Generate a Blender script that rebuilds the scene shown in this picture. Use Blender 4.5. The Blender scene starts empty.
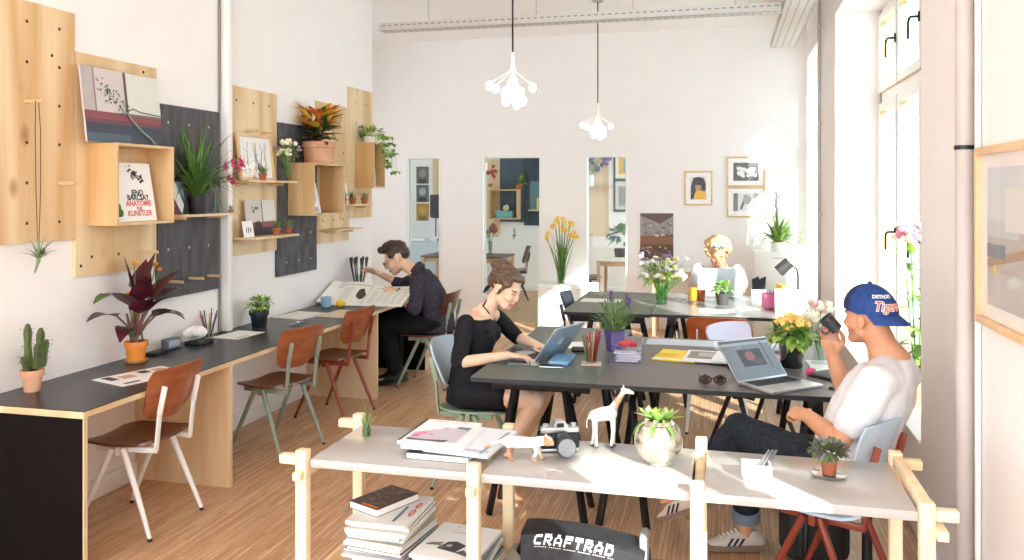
import bpy, bmesh, math, random
from mathutils import Vector as V, Matrix, noise

scene = bpy.context.scene
COL = scene.collection
rnd = random.Random(11)
PI = math.pi
sin, cos = math.sin, math.cos


# ------------------------------------------------------------------ materials
def lin(c):
    if isinstance(c, str):
        c = [int(c[i:i + 2], 16) / 255 for i in (0, 2, 4)]
    return tuple(x / 12.92 if x <= 0.04045 else ((x + 0.055) / 1.055) ** 2.4 for x in c) + (1.0,)


MATS = {}


def mat(name, col, rough=0.5, metal=0.0, emit=None, estr=0.0, trans=0.0, coat=0.0, spec=0.5, sheen=0.0):
    if name in MATS:
        return MATS[name]
    m = bpy.data.materials.new(name)
    m.use_nodes = True
    p = m.node_tree.nodes['Principled BSDF']
    p.inputs['Base Color'].default_value = lin(col)
    p.inputs['Roughness'].default_value = rough
    p.inputs['Metallic'].default_value = metal
    p.inputs['Specular IOR Level'].default_value = spec
    if trans:
        p.inputs['Transmission Weight'].default_value = trans
    if coat:
        p.inputs['Coat Weight'].default_value = coat
        p.inputs['Coat Roughness'].default_value = 0.08
    if sheen:
        p.inputs['Sheen Weight'].default_value = sheen
    if emit:
        p.inputs['Emission Color'].default_value = lin(emit)
        p.inputs['Emission Strength'].default_value = estr
    MATS[name] = m
    return m


def noisy(name, c1, c2, scale=8, stretch=(1, 1, 1), rough=0.5, detail=4, bump=0.0, coat=0, ramp=(0.35, 0.65), spec=0.5):
    """two colours mixed by a stretched noise in object space"""
    if name in MATS:
        return MATS[name]
    m = mat(name, c1, rough, coat=coat, spec=spec)
    nt = m.node_tree
    p = nt.nodes['Principled BSDF']
    tc = nt.nodes.new('ShaderNodeTexCoord')
    mp = nt.nodes.new('ShaderNodeMapping')
    mp.inputs['Scale'].default_value = stretch
    nz = nt.nodes.new('ShaderNodeTexNoise')
    nz.inputs['Scale'].default_value = scale
    nz.inputs['Detail'].default_value = detail
    rp = nt.nodes.new('ShaderNodeValToRGB')
    rp.color_ramp.elements[0].position, rp.color_ramp.elements[1].position = ramp
    rp.color_ramp.elements[0].color, rp.color_ramp.elements[1].color = lin(c1), lin(c2)
    L = nt.links.new
    L(tc.outputs['Object'], mp.inputs['Vector'])
    L(mp.outputs[0], nz.inputs['Vector'])
    L(nz.outputs[0], rp.inputs[0])
    L(rp.outputs[0], p.inputs['Base Color'])
    if bump:
        b = nt.nodes.new('ShaderNodeBump')
        b.inputs['Strength'].default_value = bump
        b.inputs['Distance'].default_value = 0.004
        L(nz.outputs[0], b.inputs['Height'])
        L(b.outputs[0], p.inputs['Normal'])
    return m


def ply(name, c1, c2, c3, grain=(6, 6, 0.8), rough=0.5, knots=True, warp=1.0):
    """plywood: long cathedral grain (distorted bands) with a few darker knots"""
    m = mat(name, c1, rough)
    nt = m.node_tree
    L = nt.links.new
    N = nt.nodes.new
    p = nt.nodes['Principled BSDF']
    tc = N('ShaderNodeTexCoord')
    oi = N('ShaderNodeObjectInfo')
    ad = N('ShaderNodeVectorMath'); ad.operation = 'ADD'
    L(tc.outputs['Object'], ad.inputs[0]); L(oi.outputs['Location'], ad.inputs[1])

    def mapped(sc):
        q = N('ShaderNodeMapping'); q.inputs['Scale'].default_value = sc
        L(ad.outputs[0], q.inputs['Vector'])
        return q.outputs[0]

    def ramp(a, b, ca, cb):
        r = N('ShaderNodeValToRGB')
        r.color_ramp.elements[0].position, r.color_ramp.elements[1].position = a, b
        r.color_ramp.elements[0].color, r.color_ramp.elements[1].color = ca, cb
        return r
    n1 = N('ShaderNodeTexNoise'); n1.inputs['Scale'].default_value = 0.5 * warp; n1.inputs['Detail'].default_value = 1.5
    L(mapped(grain), n1.inputs['Vector'])
    ml = N('ShaderNodeMath'); ml.operation = 'MULTIPLY'; ml.inputs[1].default_value = 7.0
    fr = N('ShaderNodeMath'); fr.operation = 'PINGPONG'; fr.inputs[1].default_value = 1.0
    rp = ramp(0.15, 1.0, lin(c1), lin(c2))
    L(n1.outputs[0], ml.inputs[0]); L(ml.outputs[0], fr.inputs[0]); L(fr.outputs[0], rp.inputs[0])
    n2 = N('ShaderNodeTexNoise'); n2.inputs['Scale'].default_value = 1.0
    L(mapped((grain[0] * 9, grain[1] * 9, grain[2] * 3)), n2.inputs['Vector'])
    mx = N('ShaderNodeMixRGB'); mx.blend_type = 'MULTIPLY'; mx.inputs[0].default_value = 0.18
    L(rp.outputs[0], mx.inputs[1]); L(n2.outputs[0], mx.inputs[2])
    last = mx
    if knots:
        vo = N('ShaderNodeTexVoronoi'); vo.inputs['Scale'].default_value = 1.0
        L(mapped((0.001, 5.2, 2.9)), vo.inputs['Vector'])
        r3 = ramp(0.06, 0.2, (0.8, .8, .8, 1), (0, 0, 0, 1))
        L(vo.outputs['Distance'], r3.inputs[0])
        n4 = N('ShaderNodeTexNoise'); n4.inputs['Scale'].default_value = 1.0
        L(mapped((0.001, 2.2, 1.4)), n4.inputs['Vector'])
        r4 = ramp(0.44, 0.52, (0, 0, 0, 1), (1, 1, 1, 1))
        L(n4.outputs[0], r4.inputs[0])
        mu = N('ShaderNodeMixRGB'); mu.blend_type = 'MULTIPLY'; mu.inputs[0].default_value = 1
        L(r3.outputs[0], mu.inputs[1]); L(r4.outputs[0], mu.inputs[2])
        m3 = N('ShaderNodeMixRGB'); m3.inputs[2].default_value = lin(c3)
        L(mu.outputs[0], m3.inputs[0]); L(mx.outputs[0], m3.inputs[1])
        last = m3
    L(last.outputs[0], p.inputs['Base Color'])
    return m


def glass(name, tint='ffffff', refl=1.0, rough=0.02):
    if name in MATS:
        return MATS[name]
    m = bpy.data.materials.new(name)
    m.use_nodes = True
    nt = m.node_tree
    nt.nodes.clear()
    o = nt.nodes.new('ShaderNodeOutputMaterial')
    t = nt.nodes.new('ShaderNodeBsdfTransparent'); t.inputs[0].default_value = lin(tint)
    g = nt.nodes.new('ShaderNodeBsdfGlossy'); g.inputs['Roughness'].default_value = rough
    fr = nt.nodes.new('ShaderNodeFresnel'); fr.inputs[0].default_value = 1.45
    ml = nt.nodes.new('ShaderNodeMath'); ml.operation = 'MULTIPLY'; ml.inputs[1].default_value = refl
    mx = nt.nodes.new('ShaderNodeMixShader')
    L = nt.links.new
    ge = nt.nodes.new('ShaderNodeNewGeometry')
    iv = nt.nodes.new('ShaderNodeMath'); iv.operation = 'SUBTRACT'; iv.inputs[0].default_value = 1.0
    m2 = nt.nodes.new('ShaderNodeMath'); m2.operation = 'MULTIPLY'
    L(ge.outputs['Backfacing'], iv.inputs[1]); L(fr.outputs[0], ml.inputs[0])
    L(ml.outputs[0], m2.inputs[0]); L(iv.outputs[0], m2.inputs[1]); L(m2.outputs[0], mx.inputs[0])
    L(t.outputs[0], mx.inputs[1]); L(g.outputs[0], mx.inputs[2]); L(mx.outputs[0], o.inputs[0])
    MATS[name] = m
    return m


# ------------------------------------------------------------------ geometry
def frame(d, up=(0, 0, 1)):
    """matrix whose Z axis is d"""
    z = V(d).normalized()
    u = V(up)
    if abs(z.dot(u.normalized())) > 0.98:
        u = V((1, 0, 0)) if abs(z.x) < 0.9 else V((0, 1, 0))
    x = u.cross(z).normalized()
    y = z.cross(x)
    return Matrix((x, y, z)).transposed().to_4x4()


def T(x=0, y=0, z=0):
    return Matrix.Translation((x, y, z))


def RZ(a):
    return Matrix.Rotation(a, 4, 'Z')


def RX(a):
    return Matrix.Rotation(a, 4, 'X')


def RY(a):
    return Matrix.Rotation(a, 4, 'Y')


class MB:
    def __init__(s):
        s.v, s.f, s.m = [], [], []

    def add(s, vs, fs, m=0, M=None):
        b = len(s.v)
        for p in vs:
            p = V(p)
            s.v.append(M @ p if M is not None else p)
        for f in fs:
            s.f.append([b + i for i in f])
            s.m.append(m)
        return s

    def join(s, o, M=None, moff=0):
        b = len(s.v)
        s.v += [(M @ p if M is not None else p.copy()) for p in o.v]
        s.f += [[b + i for i in f] for f in o.f]
        s.m += [k + moff for k in o.m]
        return s

    def box(s, c, size, m=0, b=0.0, M=None):
        bm = bmesh.new()
        bmesh.ops.create_cube(bm, size=1)
        bmesh.ops.scale(bm, vec=size, verts=bm.verts)
        if b:
            bmesh.ops.bevel(bm, geom=list(bm.edges), offset=b, segments=2, profile=0.5, affect='EDGES')
        bmesh.ops.translate(bm, vec=c, verts=bm.verts)
        bm.verts.index_update()
        s.add([v.co for v in bm.verts], [[v.index for v in f.verts] for f in bm.faces], m, M)
        bm.free()
        return s

    def bx(s, x0, x1, y0, y1, z0, z1, m=0, b=0.0, M=None):
        return s.box(((x0 + x1) / 2, (y0 + y1) / 2, (z0 + z1) / 2), (abs(x1 - x0), abs(y1 - y0), abs(z1 - z0)), m, b, M)

    def bar(s, p0, p1, w, h, m=0, b=0.0, up=(0, 0, 1)):
        """box section w x h from p0 to p1"""
        p0, p1 = V(p0), V(p1)
        M = Matrix.Translation((p0 + p1) / 2) @ frame(p1 - p0, up)
        return s.box((0, 0, 0), (w, h, (p1 - p0).length), m, b, M)

    def tube(s, pts, r, n=8, m=0, M=None, round_caps=False):
        pts = [V(p) for p in pts]
        rs = list(r) if isinstance(r, (list, tuple)) else [r] * len(pts)
        rs = [(q if isinstance(q, (list, tuple)) else (q, q)) for q in rs]
        if round_caps:
            d0 = (pts[0] - pts[1]).normalized(); d1 = (pts[-1] - pts[-2]).normalized()
            r0, r1 = rs[0], rs[-1]
            a, c = [], []
            for k in (0.95, 0.75, 0.4):
                q = math.sqrt(1 - k * k)
                a.append((pts[0] + d0 * k * min(r0), (r0[0] * q, r0[1] * q)))
            for k in (0.4, 0.75, 0.95):
                q = math.sqrt(1 - k * k)
                c.append((pts[-1] + d1 * k * min(r1), (r1[0] * q, r1[1] * q)))
            pts = [x[0] for x in a] + pts + [x[0] for x in c]
            rs = [x[1] for x in a] + rs + [x[1] for x in c]
        vs, fs = [], []
        N = len(pts)
        prev = None
        for i, p in enumerate(pts):
            d = pts[min(i + 1, N - 1)] - pts[max(i - 1, 0)]
            F = frame(d) if prev is None else None
            if prev is not None:
                z = d.normalized()
                x = (prev - z * prev.dot(z))
                x = x.normalized() if x.length > 1e-6 else frame(d).to_3x3().col[0]
                y = z.cross(x)
            else:
                x, y = F.to_3x3().col[0], F.to_3x3().col[1]
            prev = x
            for k in range(n):
                a = 2 * PI * k / n
                vs.append(p + x * cos(a) * rs[i][0] + y * sin(a) * rs[i][1])
        for i in range(N - 1):
            for k in range(n):
                k2 = (k + 1) % n
                fs.append([i * n + k, i * n + k2, (i + 1) * n + k2, (i + 1) * n + k])
        fs.append(list(range(n))[::-1])
        fs.append([(N - 1) * n + k for k in range(n)])
        return s.add(vs, fs, m, M)

    def lathe(s, prof, c=(0, 0, 0), n=24, m=0, M=None, cap=True):
        vs, fs = [], []
        for (r, z) in prof:
            for k in range(n):
                a = 2 * PI * k / n
                vs.append((c[0] + r * cos(a), c[1] + r * sin(a), c[2] + z))
        for i in range(len(prof) - 1):
            for k in range(n):
                k2 = (k + 1) % n
                fs.append([i * n + k, i * n + k2, (i + 1) * n + k2, (i + 1) * n + k])
        if cap:
            fs.append(list(range(n))[::-1])
            fs.append([(len(prof) - 1) * n + k for k in range(n)])
        return s.add(vs, fs, m, M)

    def ell(s, c, r, m=0, M=None, nu=14, nv=9, jit=0.0, f=3.0):
        if not isinstance(r, (tuple, list)):
            r = (r, r, r)
        vs, fs = [V((0, 0, -1))], []
        for j in range(1, nv):
            t = -PI / 2 + PI * j / nv
            for k in range(nu):
                a = 2 * PI * k / nu
                vs.append(V((cos(t) * cos(a), cos(t) * sin(a), sin(t))))
        vs.append(V((0, 0, 1)))
        if jit:
            o = V((rnd.random() * 50, rnd.random() * 50, 0))
            vs = [v * (1 + jit * noise.noise(v * f + o)) for v in vs]
        vs = [V((c[0] + v.x * r[0], c[1] + v.y * r[1], c[2] + v.z * r[2])) for v in vs]
        for k in range(nu):
            k2 = (k + 1) % nu
            fs.append([0, 1 + k2, 1 + k])
            for j in range(nv - 2):
                a = 1 + j * nu
                fs.append([a + k, a + k2, a + nu + k2, a + nu + k])
            a = 1 + (nv - 2) * nu
            fs.append([a + k, a + k2, len(vs) - 1])
        return s.add(vs, fs, m, M)

    def grid(s, fn, nu, nv, m=0, M=None):
        vs = [fn(i / nu, j / nv) for j in range(nv + 1) for i in range(nu + 1)]
        fs = [[j * (nu + 1) + i, j * (nu + 1) + i + 1, (j + 1) * (nu + 1) + i + 1, (j + 1) * (nu + 1) + i] for j in range(nv) for i in range(nu)]
        return s.add(vs, fs, m, M)

    def slab(s, fn, nu, nv, t, m=0, M=None):
        """a curved sheet fn(u,v) of thickness t (along its normal)"""
        vs = [V(fn(i / nu, j / nv)) for j in range(nv + 1) for i in range(nu + 1)]
        W = nu + 1
        ns = []
        for j in range(nv + 1):
            for i in range(W):
                a = vs[j * W + min(i + 1, nu)] - vs[j * W + max(i - 1, 0)]
                b = vs[min(j + 1, nv) * W + i] - vs[max(j - 1, 0) * W + i]
                q = a.cross(b)
                ns.append(q.normalized() if q.length > 1e-12 else V((0, 0, 1)))
        N = len(vs)
        top = [p + q * t / 2 for p, q in zip(vs, ns)]
        bot = [p - q * t / 2 for p, q in zip(vs, ns)]
        fs = []
        for j in range(nv):
            for i in range(nu):
                a, b, c, d = j * W + i, j * W + i + 1, (j + 1) * W + i + 1, (j + 1) * W + i
                fs.append([a, b, c, d]); fs.append([N + d, N + c, N + b, N + a])
        for i in range(nu):
            fs.append([i + 1, i, N + i, N + i + 1])
            a = nv * W + i
            fs.append([a, a + 1, N + a + 1, N + a])
        for j in range(nv):
            a, b = j * W, (j + 1) * W
            fs.append([a, b, N + b, N + a])
            a, b = j * W + nu, (j + 1) * W + nu
            fs.append([b, a, N + a, N + b])
        return s.add(top + bot, fs, m, M)

    def prism(s, pts, z0, z1, m=0, M=None):
        n = len(pts)
        vs = [(p[0], p[1], z0) for p in pts] + [(p[0], p[1], z1) for p in pts]
        fs = [list(range(n))[::-1], list(range(n, 2 * n))] + [[i, (i + 1) % n, n + (i + 1) % n, n + i] for i in range(n)]
        return s.add(vs, fs, m, M)

    def leaf(s, base, d, length, width, droop=0.3, m=0, seg=5, fold=0.25, tip=0.0, shape=0.5):
        """a leaf blade: starts along d and bends towards the ground"""
        d = V(d).normalized()
        p = V(base)
        side = d.cross(V((0, 0, 1)))
        if side.length < 0.05:
            side = V((1, 0, 0))
        side.normalize()
        vs, fs = [], []
        st = length / seg
        for i in range(seg + 1):
            t = i / seg
            w = width * (sin(PI * min(1, max(0, t ** shape)) * 0.97 + 0.05) if i < seg else tip + 0.02) * 0.5
            up = side.cross(d).normalized()
            vs += [p - side * w + up * w * fold, p.copy(), p + side * w + up * w * fold]
            d = (d + V((0, 0, -1)) * droop / seg * 1.6).normalized()
            side = (side - d * side.dot(d)).normalized()
            p = p + d * st
        for i in range(seg):
            a = i * 3
            fs += [[a, a + 1, a + 4, a + 3], [a + 1, a + 2, a + 5, a + 4]]
        return s.add(vs, fs, m)

    def text(s, txt, size, M, depth=0.0006, m=0, sx=1.0, shear=0.0, align='CENTER', bold=0.0):
        cu = bpy.data.curves.new('lettering', 'FONT')
        cu.body = txt
        cu.size = size
        cu.extrude = depth
        cu.align_x = align
        cu.align_y = 'CENTER'
        cu.shear = shear
        cu.offset = bold
        cu.resolution_u = 3
        ob = bpy.data.objects.new('lettering', cu)
        COL.objects.link(ob)
        dg = bpy.context.evaluated_depsgraph_get()
        ev = ob.evaluated_get(dg)
        me = ev.to_mesh()
        s.add([(v.co.x * sx, v.co.y, v.co.z) for v in me.vertices], [list(p.vertices) for p in me.polygons], m, M)
        ev.to_mesh_clear()
        bpy.data.objects.remove(ob)
        bpy.data.curves.remove(cu)
        return s

    def mesh(s, name, mats, sharp=38):
        me = bpy.data.meshes.new(name)
        me.from_pydata([tuple(v) for v in s.v], [], s.f)
        for k in (mats if isinstance(mats, (list, tuple)) else [mats]):
            me.materials.append(k)
        me.polygons.foreach_set('material_index', s.m)
        me.polygons.foreach_set('use_smooth', [True] * len(s.f))
        me.update()
        me.set_sharp_from_angle(angle=math.radians(sharp))
        return me

    def build(s, name, mats, parent=None, sharp=38, label=None):
        o = bpy.data.objects.new(name, s.mesh(name, mats, sharp))
        COL.objects.link(o)
        if parent is not None:
            o.parent = parent
        if label:
            o['label'] = label
        return o


def tag(o, label, cat, group=None, kind=None):
    if label:
        o['label'] = label
    if cat:
        o['category'] = cat
    if group:
        o['group'] = group
    if kind:
        o['kind'] = kind
    return o


def thing(name, label, cat, loc=(0, 0, 0), rz=0.0, group=None):
    o = bpy.data.objects.new(name, None)
    o.empty_display_size = 0.05
    COL.objects.link(o)
    o.location = loc
    o.rotation_euler = (0, 0, rz)
    return tag(o, label, cat, group)


def solo(name, mb, mats, label, cat, loc=(0, 0, 0), rz=0.0, group=None, sharp=38):
    o = mb.build(name, mats, None, sharp)
    o.location = loc
    o.rotation_euler = (0, 0, rz)
    return tag(o, label, cat, group)


def struct(name, mb, mats, parent=None, sharp=38):
    o = mb.build(name, mats, parent, sharp)
    if parent is None:
        o['kind'] = 'structure'
    return o


def dup(root, loc, rz=0.0, label=None, group=None):
    r = root.copy()
    COL.objects.link(r)
    r.location = loc
    r.rotation_euler = (0, 0, rz)
    if label:
        r['label'] = label
    if group:
        r['group'] = group
    for ch in list(root.children):
        c = ch.copy(); COL.objects.link(c); c.parent = r
        for g in list(ch.children):
            d = g.copy(); COL.objects.link(d); d.parent = c
    return r


def remesh(mb, voxel, smooth=6, factor=0.5, name='body'):
    """fuse overlapping closed volumes into one continuous surface"""
    me = mb.mesh('tmp', [])
    ob = bpy.data.objects.new('tmp', me)
    COL.objects.link(ob)
    r = ob.modifiers.new('r', 'REMESH'); r.mode = 'VOXEL'; r.voxel_size = voxel; r.use_smooth_shade = True
    if smooth:
        q = ob.modifiers.new('s', 'SMOOTH'); q.iterations = smooth; q.factor = factor
    dg = bpy.context.evaluated_depsgraph_get()
    out = bpy.data.meshes.new_from_object(ob.evaluated_get(dg), depsgraph=dg)
    out.name = name
    bpy.data.objects.remove(ob)
    bpy.data.meshes.remove(me)
    out.polygons.foreach_set('use_smooth', [True] * len(out.polygons))
    return out


def meshobj(name, me, mats, parent=None):
    ix = [0] * len(me.polygons)
    me.polygons.foreach_get('material_index', ix)
    me.materials.clear()
    for k in mats:
        me.materials.append(k)
    me.polygons.foreach_set('material_index', ix)
    o = bpy.data.objects.new(name, me)
    COL.objects.link(o)
    if parent is not None:
        o.parent = parent
    return o


def rrect(w, h, r, n=5, cx=0, cy=0):
    """rounded rectangle outline"""
    pts = []
    for (sx, sy, a0) in ((1, 1, 0), (-1, 1, PI / 2), (-1, -1, PI), (1, -1, 1.5 * PI)):
        for k in range(n + 1):
            a = a0 + PI / 2 * k / n
            pts.append((cx + sx * (w / 2 - r) + r * cos(a), cy + sy * (h / 2 - r) + r * sin(a)))
    return pts

# ------------------------------------------------------------------ palette
class Pal:
    """collects flat colours for printed surfaces; p('hex') gives the slot"""
    def __init__(s, *first):
        s.mats = list(first)
        s.ix = {}

    def __call__(s, h, rough=0.55):
        if h not in s.ix:
            s.ix[h] = len(s.mats)
            s.mats.append(mat('ink_' + h, h, rough))
        return s.ix[h]


W_WALL = noisy('wall_paint', 'f3efec', 'f5f1ee', 3, rough=0.75, spec=0.25)
W_CEIL = mat('ceiling_paint', 'f4f0ed', 0.8, spec=0.2)
W_TRIM = mat('trim_white', 'f0efec', 0.45)
PLY = ply('poplar_ply', 'efd3a6', 'd7ac76', 'a3703f')
PLY2 = ply('pale_ply', 'f1d9b0', 'dbb783', 'b07f4c', warp=0.8)
PLYBOX = ply('box_ply', 'e6c695', 'd5a970', 'b57b42', knots=False)
BIRCH = ply('birch_edge', 'ecd2ac', 'dcba8c', 'c79a64', grain=(6, 6, 1.0), knots=False)
PINE = noisy('pine', 'f2e0c0', 'e8cda2', 5, (4, 4, 0.6), rough=0.5)
SLATE = noisy('slate_board', '403e42', '57555a', 6, (3, 3, 0.7), rough=0.6)
SLATE2 = noisy('slate_board_chalky', '3d3c40', '5a595d', 7, (2, 2, 1), rough=0.65)
LAMB = noisy('black_laminate', '232428', '2a2b30', 30, rough=0.32, spec=0.5)
LAMD = noisy('brown_black_laminate', '0a0606', '0d0808', 20, rough=0.6, spec=0.12)
TEAK = noisy('seat_ply', '5c301c', '743f25', 4, (8, 2, 2), rough=0.32, coat=0.25)
TEAKB = noisy('back_ply', '8c4a2b', 'a65f3a', 4, (2, 2, 7), rough=0.35, coat=0.2)
BLACK = mat('black_plastic', '18181a', 0.45)
BLACKM = mat('black_steel', '1c1b1c', 0.4, 0.3)
STEEL = mat('steel', 'b9bbbd', 0.3, 1.0)
GALV = mat('galvanised', 'cfc9c2', 0.5, 0.25)
WHITE = mat('white_paint', 'f2f1ee', 0.4)
WGLOSS = mat('white_laminate', 'b4b2af', 0.2, coat=0.3)
PAPER = mat('paper', 'f3f1ec', 0.7, spec=0.2)
TERRA = noisy('terracotta', 'a05a3e', 'b0694b', 12, rough=0.8, spec=0.2)
TERRAL = noisy('pale_terracotta', 'cf9a78', 'dbab8a', 12, rough=0.8, spec=0.2)
SOIL = noisy('soil', '2b1d14', '45301f', 60, rough=0.95)
GREEN = noisy('leaf_green', '4f7a2e', '7fa54a', 14, rough=0.45)
GREEND = noisy('leaf_dark', '2f5524', '4d7a35', 14, rough=0.45)
GREENL = noisy('leaf_light', '8db24a', 'b4cf6c', 14, rough=0.5)
GREENG = noisy('leaf_grey', '6f8560', '93a582', 18, rough=0.6)
STEM = mat('stem_green', '6f9142', 0.5)
CLEAR = glass('clear_glass', 'f4f8f6', 1.0)
PANE = glass('window_pane', 'd8dddd', 0.6)
GLAZ = glass('picture_glazing', 'ffffff', 0.35)
DPANE = glass('partition_pane', 'dfe8e8', 0.7)
GLASSG = glass('bottle_glass', 'd9ecdf', 1.0)
ALU = mat('aluminium', 'cdd0d4', 0.35, 0.85)

# ------------------------------------------------------------------ floor
FLOOR = mat('strip_parquet', 'b98a63', 0.42, spec=0.35)
nt = FLOOR.node_tree
L = nt.links.new
tc = nt.nodes.new('ShaderNodeTexCoord')
mp = nt.nodes.new('ShaderNodeMapping')
mp.inputs['Rotation'].default_value = (0, 0, PI / 2)
br = nt.nodes.new('ShaderNodeTexBrick')
br.inputs['Scale'].default_value = 1
br.inputs['Brick Width'].default_value = 0.34
br.inputs['Row Height'].default_value = 0.022
br.inputs['Mortar Size'].default_value = 0.0012
br.inputs['Bias'].default_value = -0.1
br.inputs['Color1'].default_value = lin('e2bf9b')
br.inputs['Color2'].default_value = lin('c99e79')
br.inputs['Mortar'].default_value = lin('a67a58')
nz = nt.nodes.new('ShaderNodeTexNoise'); nz.inputs['Scale'].default_value = 1.0; nz.inputs['Detail'].default_value = 3
mp2 = nt.nodes.new('ShaderNodeMapping'); mp2.inputs['Scale'].default_value = (60, 3, 1)
r2 = nt.nodes.new('ShaderNodeValToRGB')
r2.color_ramp.elements[0].position, r2.color_ramp.elements[1].position = .3, .7
r2.color_ramp.elements[0].color, r2.color_ramp.elements[1].color = lin('cdbba8'), (1, 1, 1, 1)
mx = nt.nodes.new('ShaderNodeMixRGB'); mx.blend_type = 'MULTIPLY'; mx.inputs[0].default_value = 0.7
L(tc.outputs['Object'], mp.inputs['Vector']); L(mp.outputs[0], br.inputs['Vector'])
L(tc.outputs['Object'], mp2.inputs['Vector']); L(mp2.outputs[0], nz.inputs['Vector'])
L(nz.outputs[0], r2.inputs[0]); L(br.outputs[0], mx.inputs[1]); L(r2.outputs[0], mx.inputs[2])
L(mx.outputs[0], nt.nodes['Principled BSDF'].inputs['Base Color'])

CZ = 3.65
XL, XR, YB = -3.37, 0.92, 10.40
struct('floor', MB().bx(-6.2, 1.42, -4.0, 13.95, -0.1, 0), FLOOR)
struct('ceiling', MB().bx(-6.2, 1.42, -4.0, 14.0, CZ, CZ + 0.1), W_CEIL)

# walls
struct('wall_left', MB().bx(XL - 0.15, XL, -0.3, 7.68, 0, CZ), W_WALL)
struct('wall_alcove', MB().bx(-5.4, XL - 0.15, 7.5, 7.65, 0, CZ).bx(-5.4, -5.25, 7.65, YB, 0, 1.0).bx(-5.4, -5.25, 7.65, YB, 2.6, CZ).bx(-5.4, -5.25, 7.65, 8.65, 1.0, 2.6).bx(-5.4, -5.25, 9.4, YB, 1.0, 2.6), W_WALL)  # unseen window gap added in the alcove to brighten the back wall
OPEN = [(-4.09, -3.59), (-3.05, -2.25), (-1.70, -1.16)]
DH = 2.14
b = MB()
x = -5.25
for (a, c) in OPEN:
    b.bx(x, a, YB, YB + 0.14, 0, CZ)
    b.bx(a, c, YB, YB + 0.14, DH, CZ)
    x = c
b.bx(x, 1.42, YB, YB + 0.14, 0, CZ)
struct('wall_back', b, W_WALL)
for i, (a, c) in enumerate(OPEN):
    t = MB()
    w = 0.03
    t.bx(a, a + w, YB - 0.008, YB + 0.148, 0, DH, b=0.003)
    t.bx(c - w, c, YB - 0.008, YB + 0.148, 0, DH, b=0.003)
    t.bx(a + w, c - w, YB - 0.008, YB + 0.148, DH - w, DH, b=0.003)
    fr = struct('door_%d' % (i + 1), t, W_TRIM)
    MB().bx(a + w, c - w, YB + 0.05, YB + 0.06, 0.01, DH - w).build('pane', DPANE, fr)
    if i == 1:
        h = MB()
        for z in (0.25, 1.95):
            h.bx(a + w, a + w + 0.045, YB + 0.035, YB + 0.05, z, z + 0.1, b=0.004)
        h.build('hinge', WHITE, fr)

# right wall with three deep window openings
SILL, HEAD = 0.49, 3.22
WINS = [(0.35, 1.92), (4.43, 7.70), (8.90, 10.28)]
b = MB()
y = -4.0
HEADS = [2.3, 3.22, 3.22]  # nearest window is unseen, its head lowered to keep sun off the left floor
for (a, c), hd in zip(WINS, HEADS):
    b.bx(XR, 1.42, y, a, 0, CZ)
    b.bx(XR, 1.42, a, c, 0, SILL - 0.02)
    b.bx(XR, 1.42, a, c, hd, CZ)
    y = c
b.bx(XR, 1.42, y, YB + 0.14, 0, CZ)
struct('wall_right', b, W_WALL)
FRW = noisy('window_wood', 'e6bd8c', 'ecc99e', 6, (3, 3, 0.6), rough=0.4)
FRP = mat('window_white', 'eceae6', 0.4)
SEAL = mat('window_seal', '4a413c', 0.6)
for i, (a, c) in enumerate(WINS):
    n = 4 if c - a > 3 else (3 if c - a > 2 else 2)
    w = MB()
    HEAD = HEADS[i]
    # outer frame: head, sill, jambs, transom (wood, white inner cover strips)
    TZ = 2.47 if i else 0.98  # unseen window's transom set low so more sun reaches the shelf
    for (y0, y1, z0, z1) in ((a, c, SILL, SILL + 0.06), (a, c, HEAD - 0.06, HEAD), (a, a + 0.05, SILL, HEAD), (c - 0.05, c, SILL, HEAD), (a, c, TZ - 0.05, TZ + 0.05)):
        w.bx(1.20, 1.30, y0, y1, z0, z1, 0)
        w.bx(1.194, 1.20, y0, y1, z0, z1, 1)
    ys = [a + (c - a) * k / n for k in range(n + 1)]
    wf = struct('window_%d' % (i + 1), w, [FRW, FRP, SEAL])
    wf.location.x = 0.09
    for k in range(n):
        for (z0, z1) in ((SILL + 0.05, TZ - 0.045), (TZ + 0.045, HEAD - 0.05)):
            y0, y1 = ys[k] + (0.035 if k == 0 else 0.008), ys[k + 1] - (0.035 if k == n - 1 else 0.008)
            s = MB()
            q = 0.065
            for (p0, p1, r0, r1) in ((y0, y0 + q, z0, z1), (y1 - q, y1, z0, z1), (y0 + q, y1 - q, z0, z0 + q), (y0 + q, y1 - q, z1 - q, z1)):
                s.bx(1.176, 1.236, p0, p1, r0, r1, 0, b=0.004)
                s.bx(1.170, 1.177, p0 + 0.006, p1 - 0.006, r0 + 0.002, r1 - 0.002, 1)
            if k:
                s.bx(1.172, 1.23, y0 - 0.014, y0 - 0.002, z0, z1, 2)
            sh = s.build('sash', [FRW, FRP, SEAL], wf)
            MB().bx(1.205, 1.211, y0 + q, y1 - q, z0 + q, z1 - q).build('pane', PANE, sh)
            # lever handle on the stile by the seam
            h = MB()
            yy = y0 + 0.032
            zz = (1.38 if z0 < 1 else 2.86) if i else (z0 + z1) / 2
            h.bx(1.158, 1.170, yy - 0.014, yy + 0.014, zz - 0.035, zz + 0.035, b=0.004)
            h.tube([(1.165, yy, zz), (1.115, yy, zz), (1.108, yy + 0.01, zz - 0.006), (1.108, yy + 0.05, zz - 0.03), (1.108, yy + 0.055, zz - 0.05), (1.108, yy + 0.055, zz - 0.14)], 0.009, 8)
            h.build('handle', BLACKM, sh)
    struct('trim_%d' % (i + 4), MB().bx(0.905, 1.29, a, c, SILL - 0.02, SILL, b=0.004), WHITE)

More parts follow.
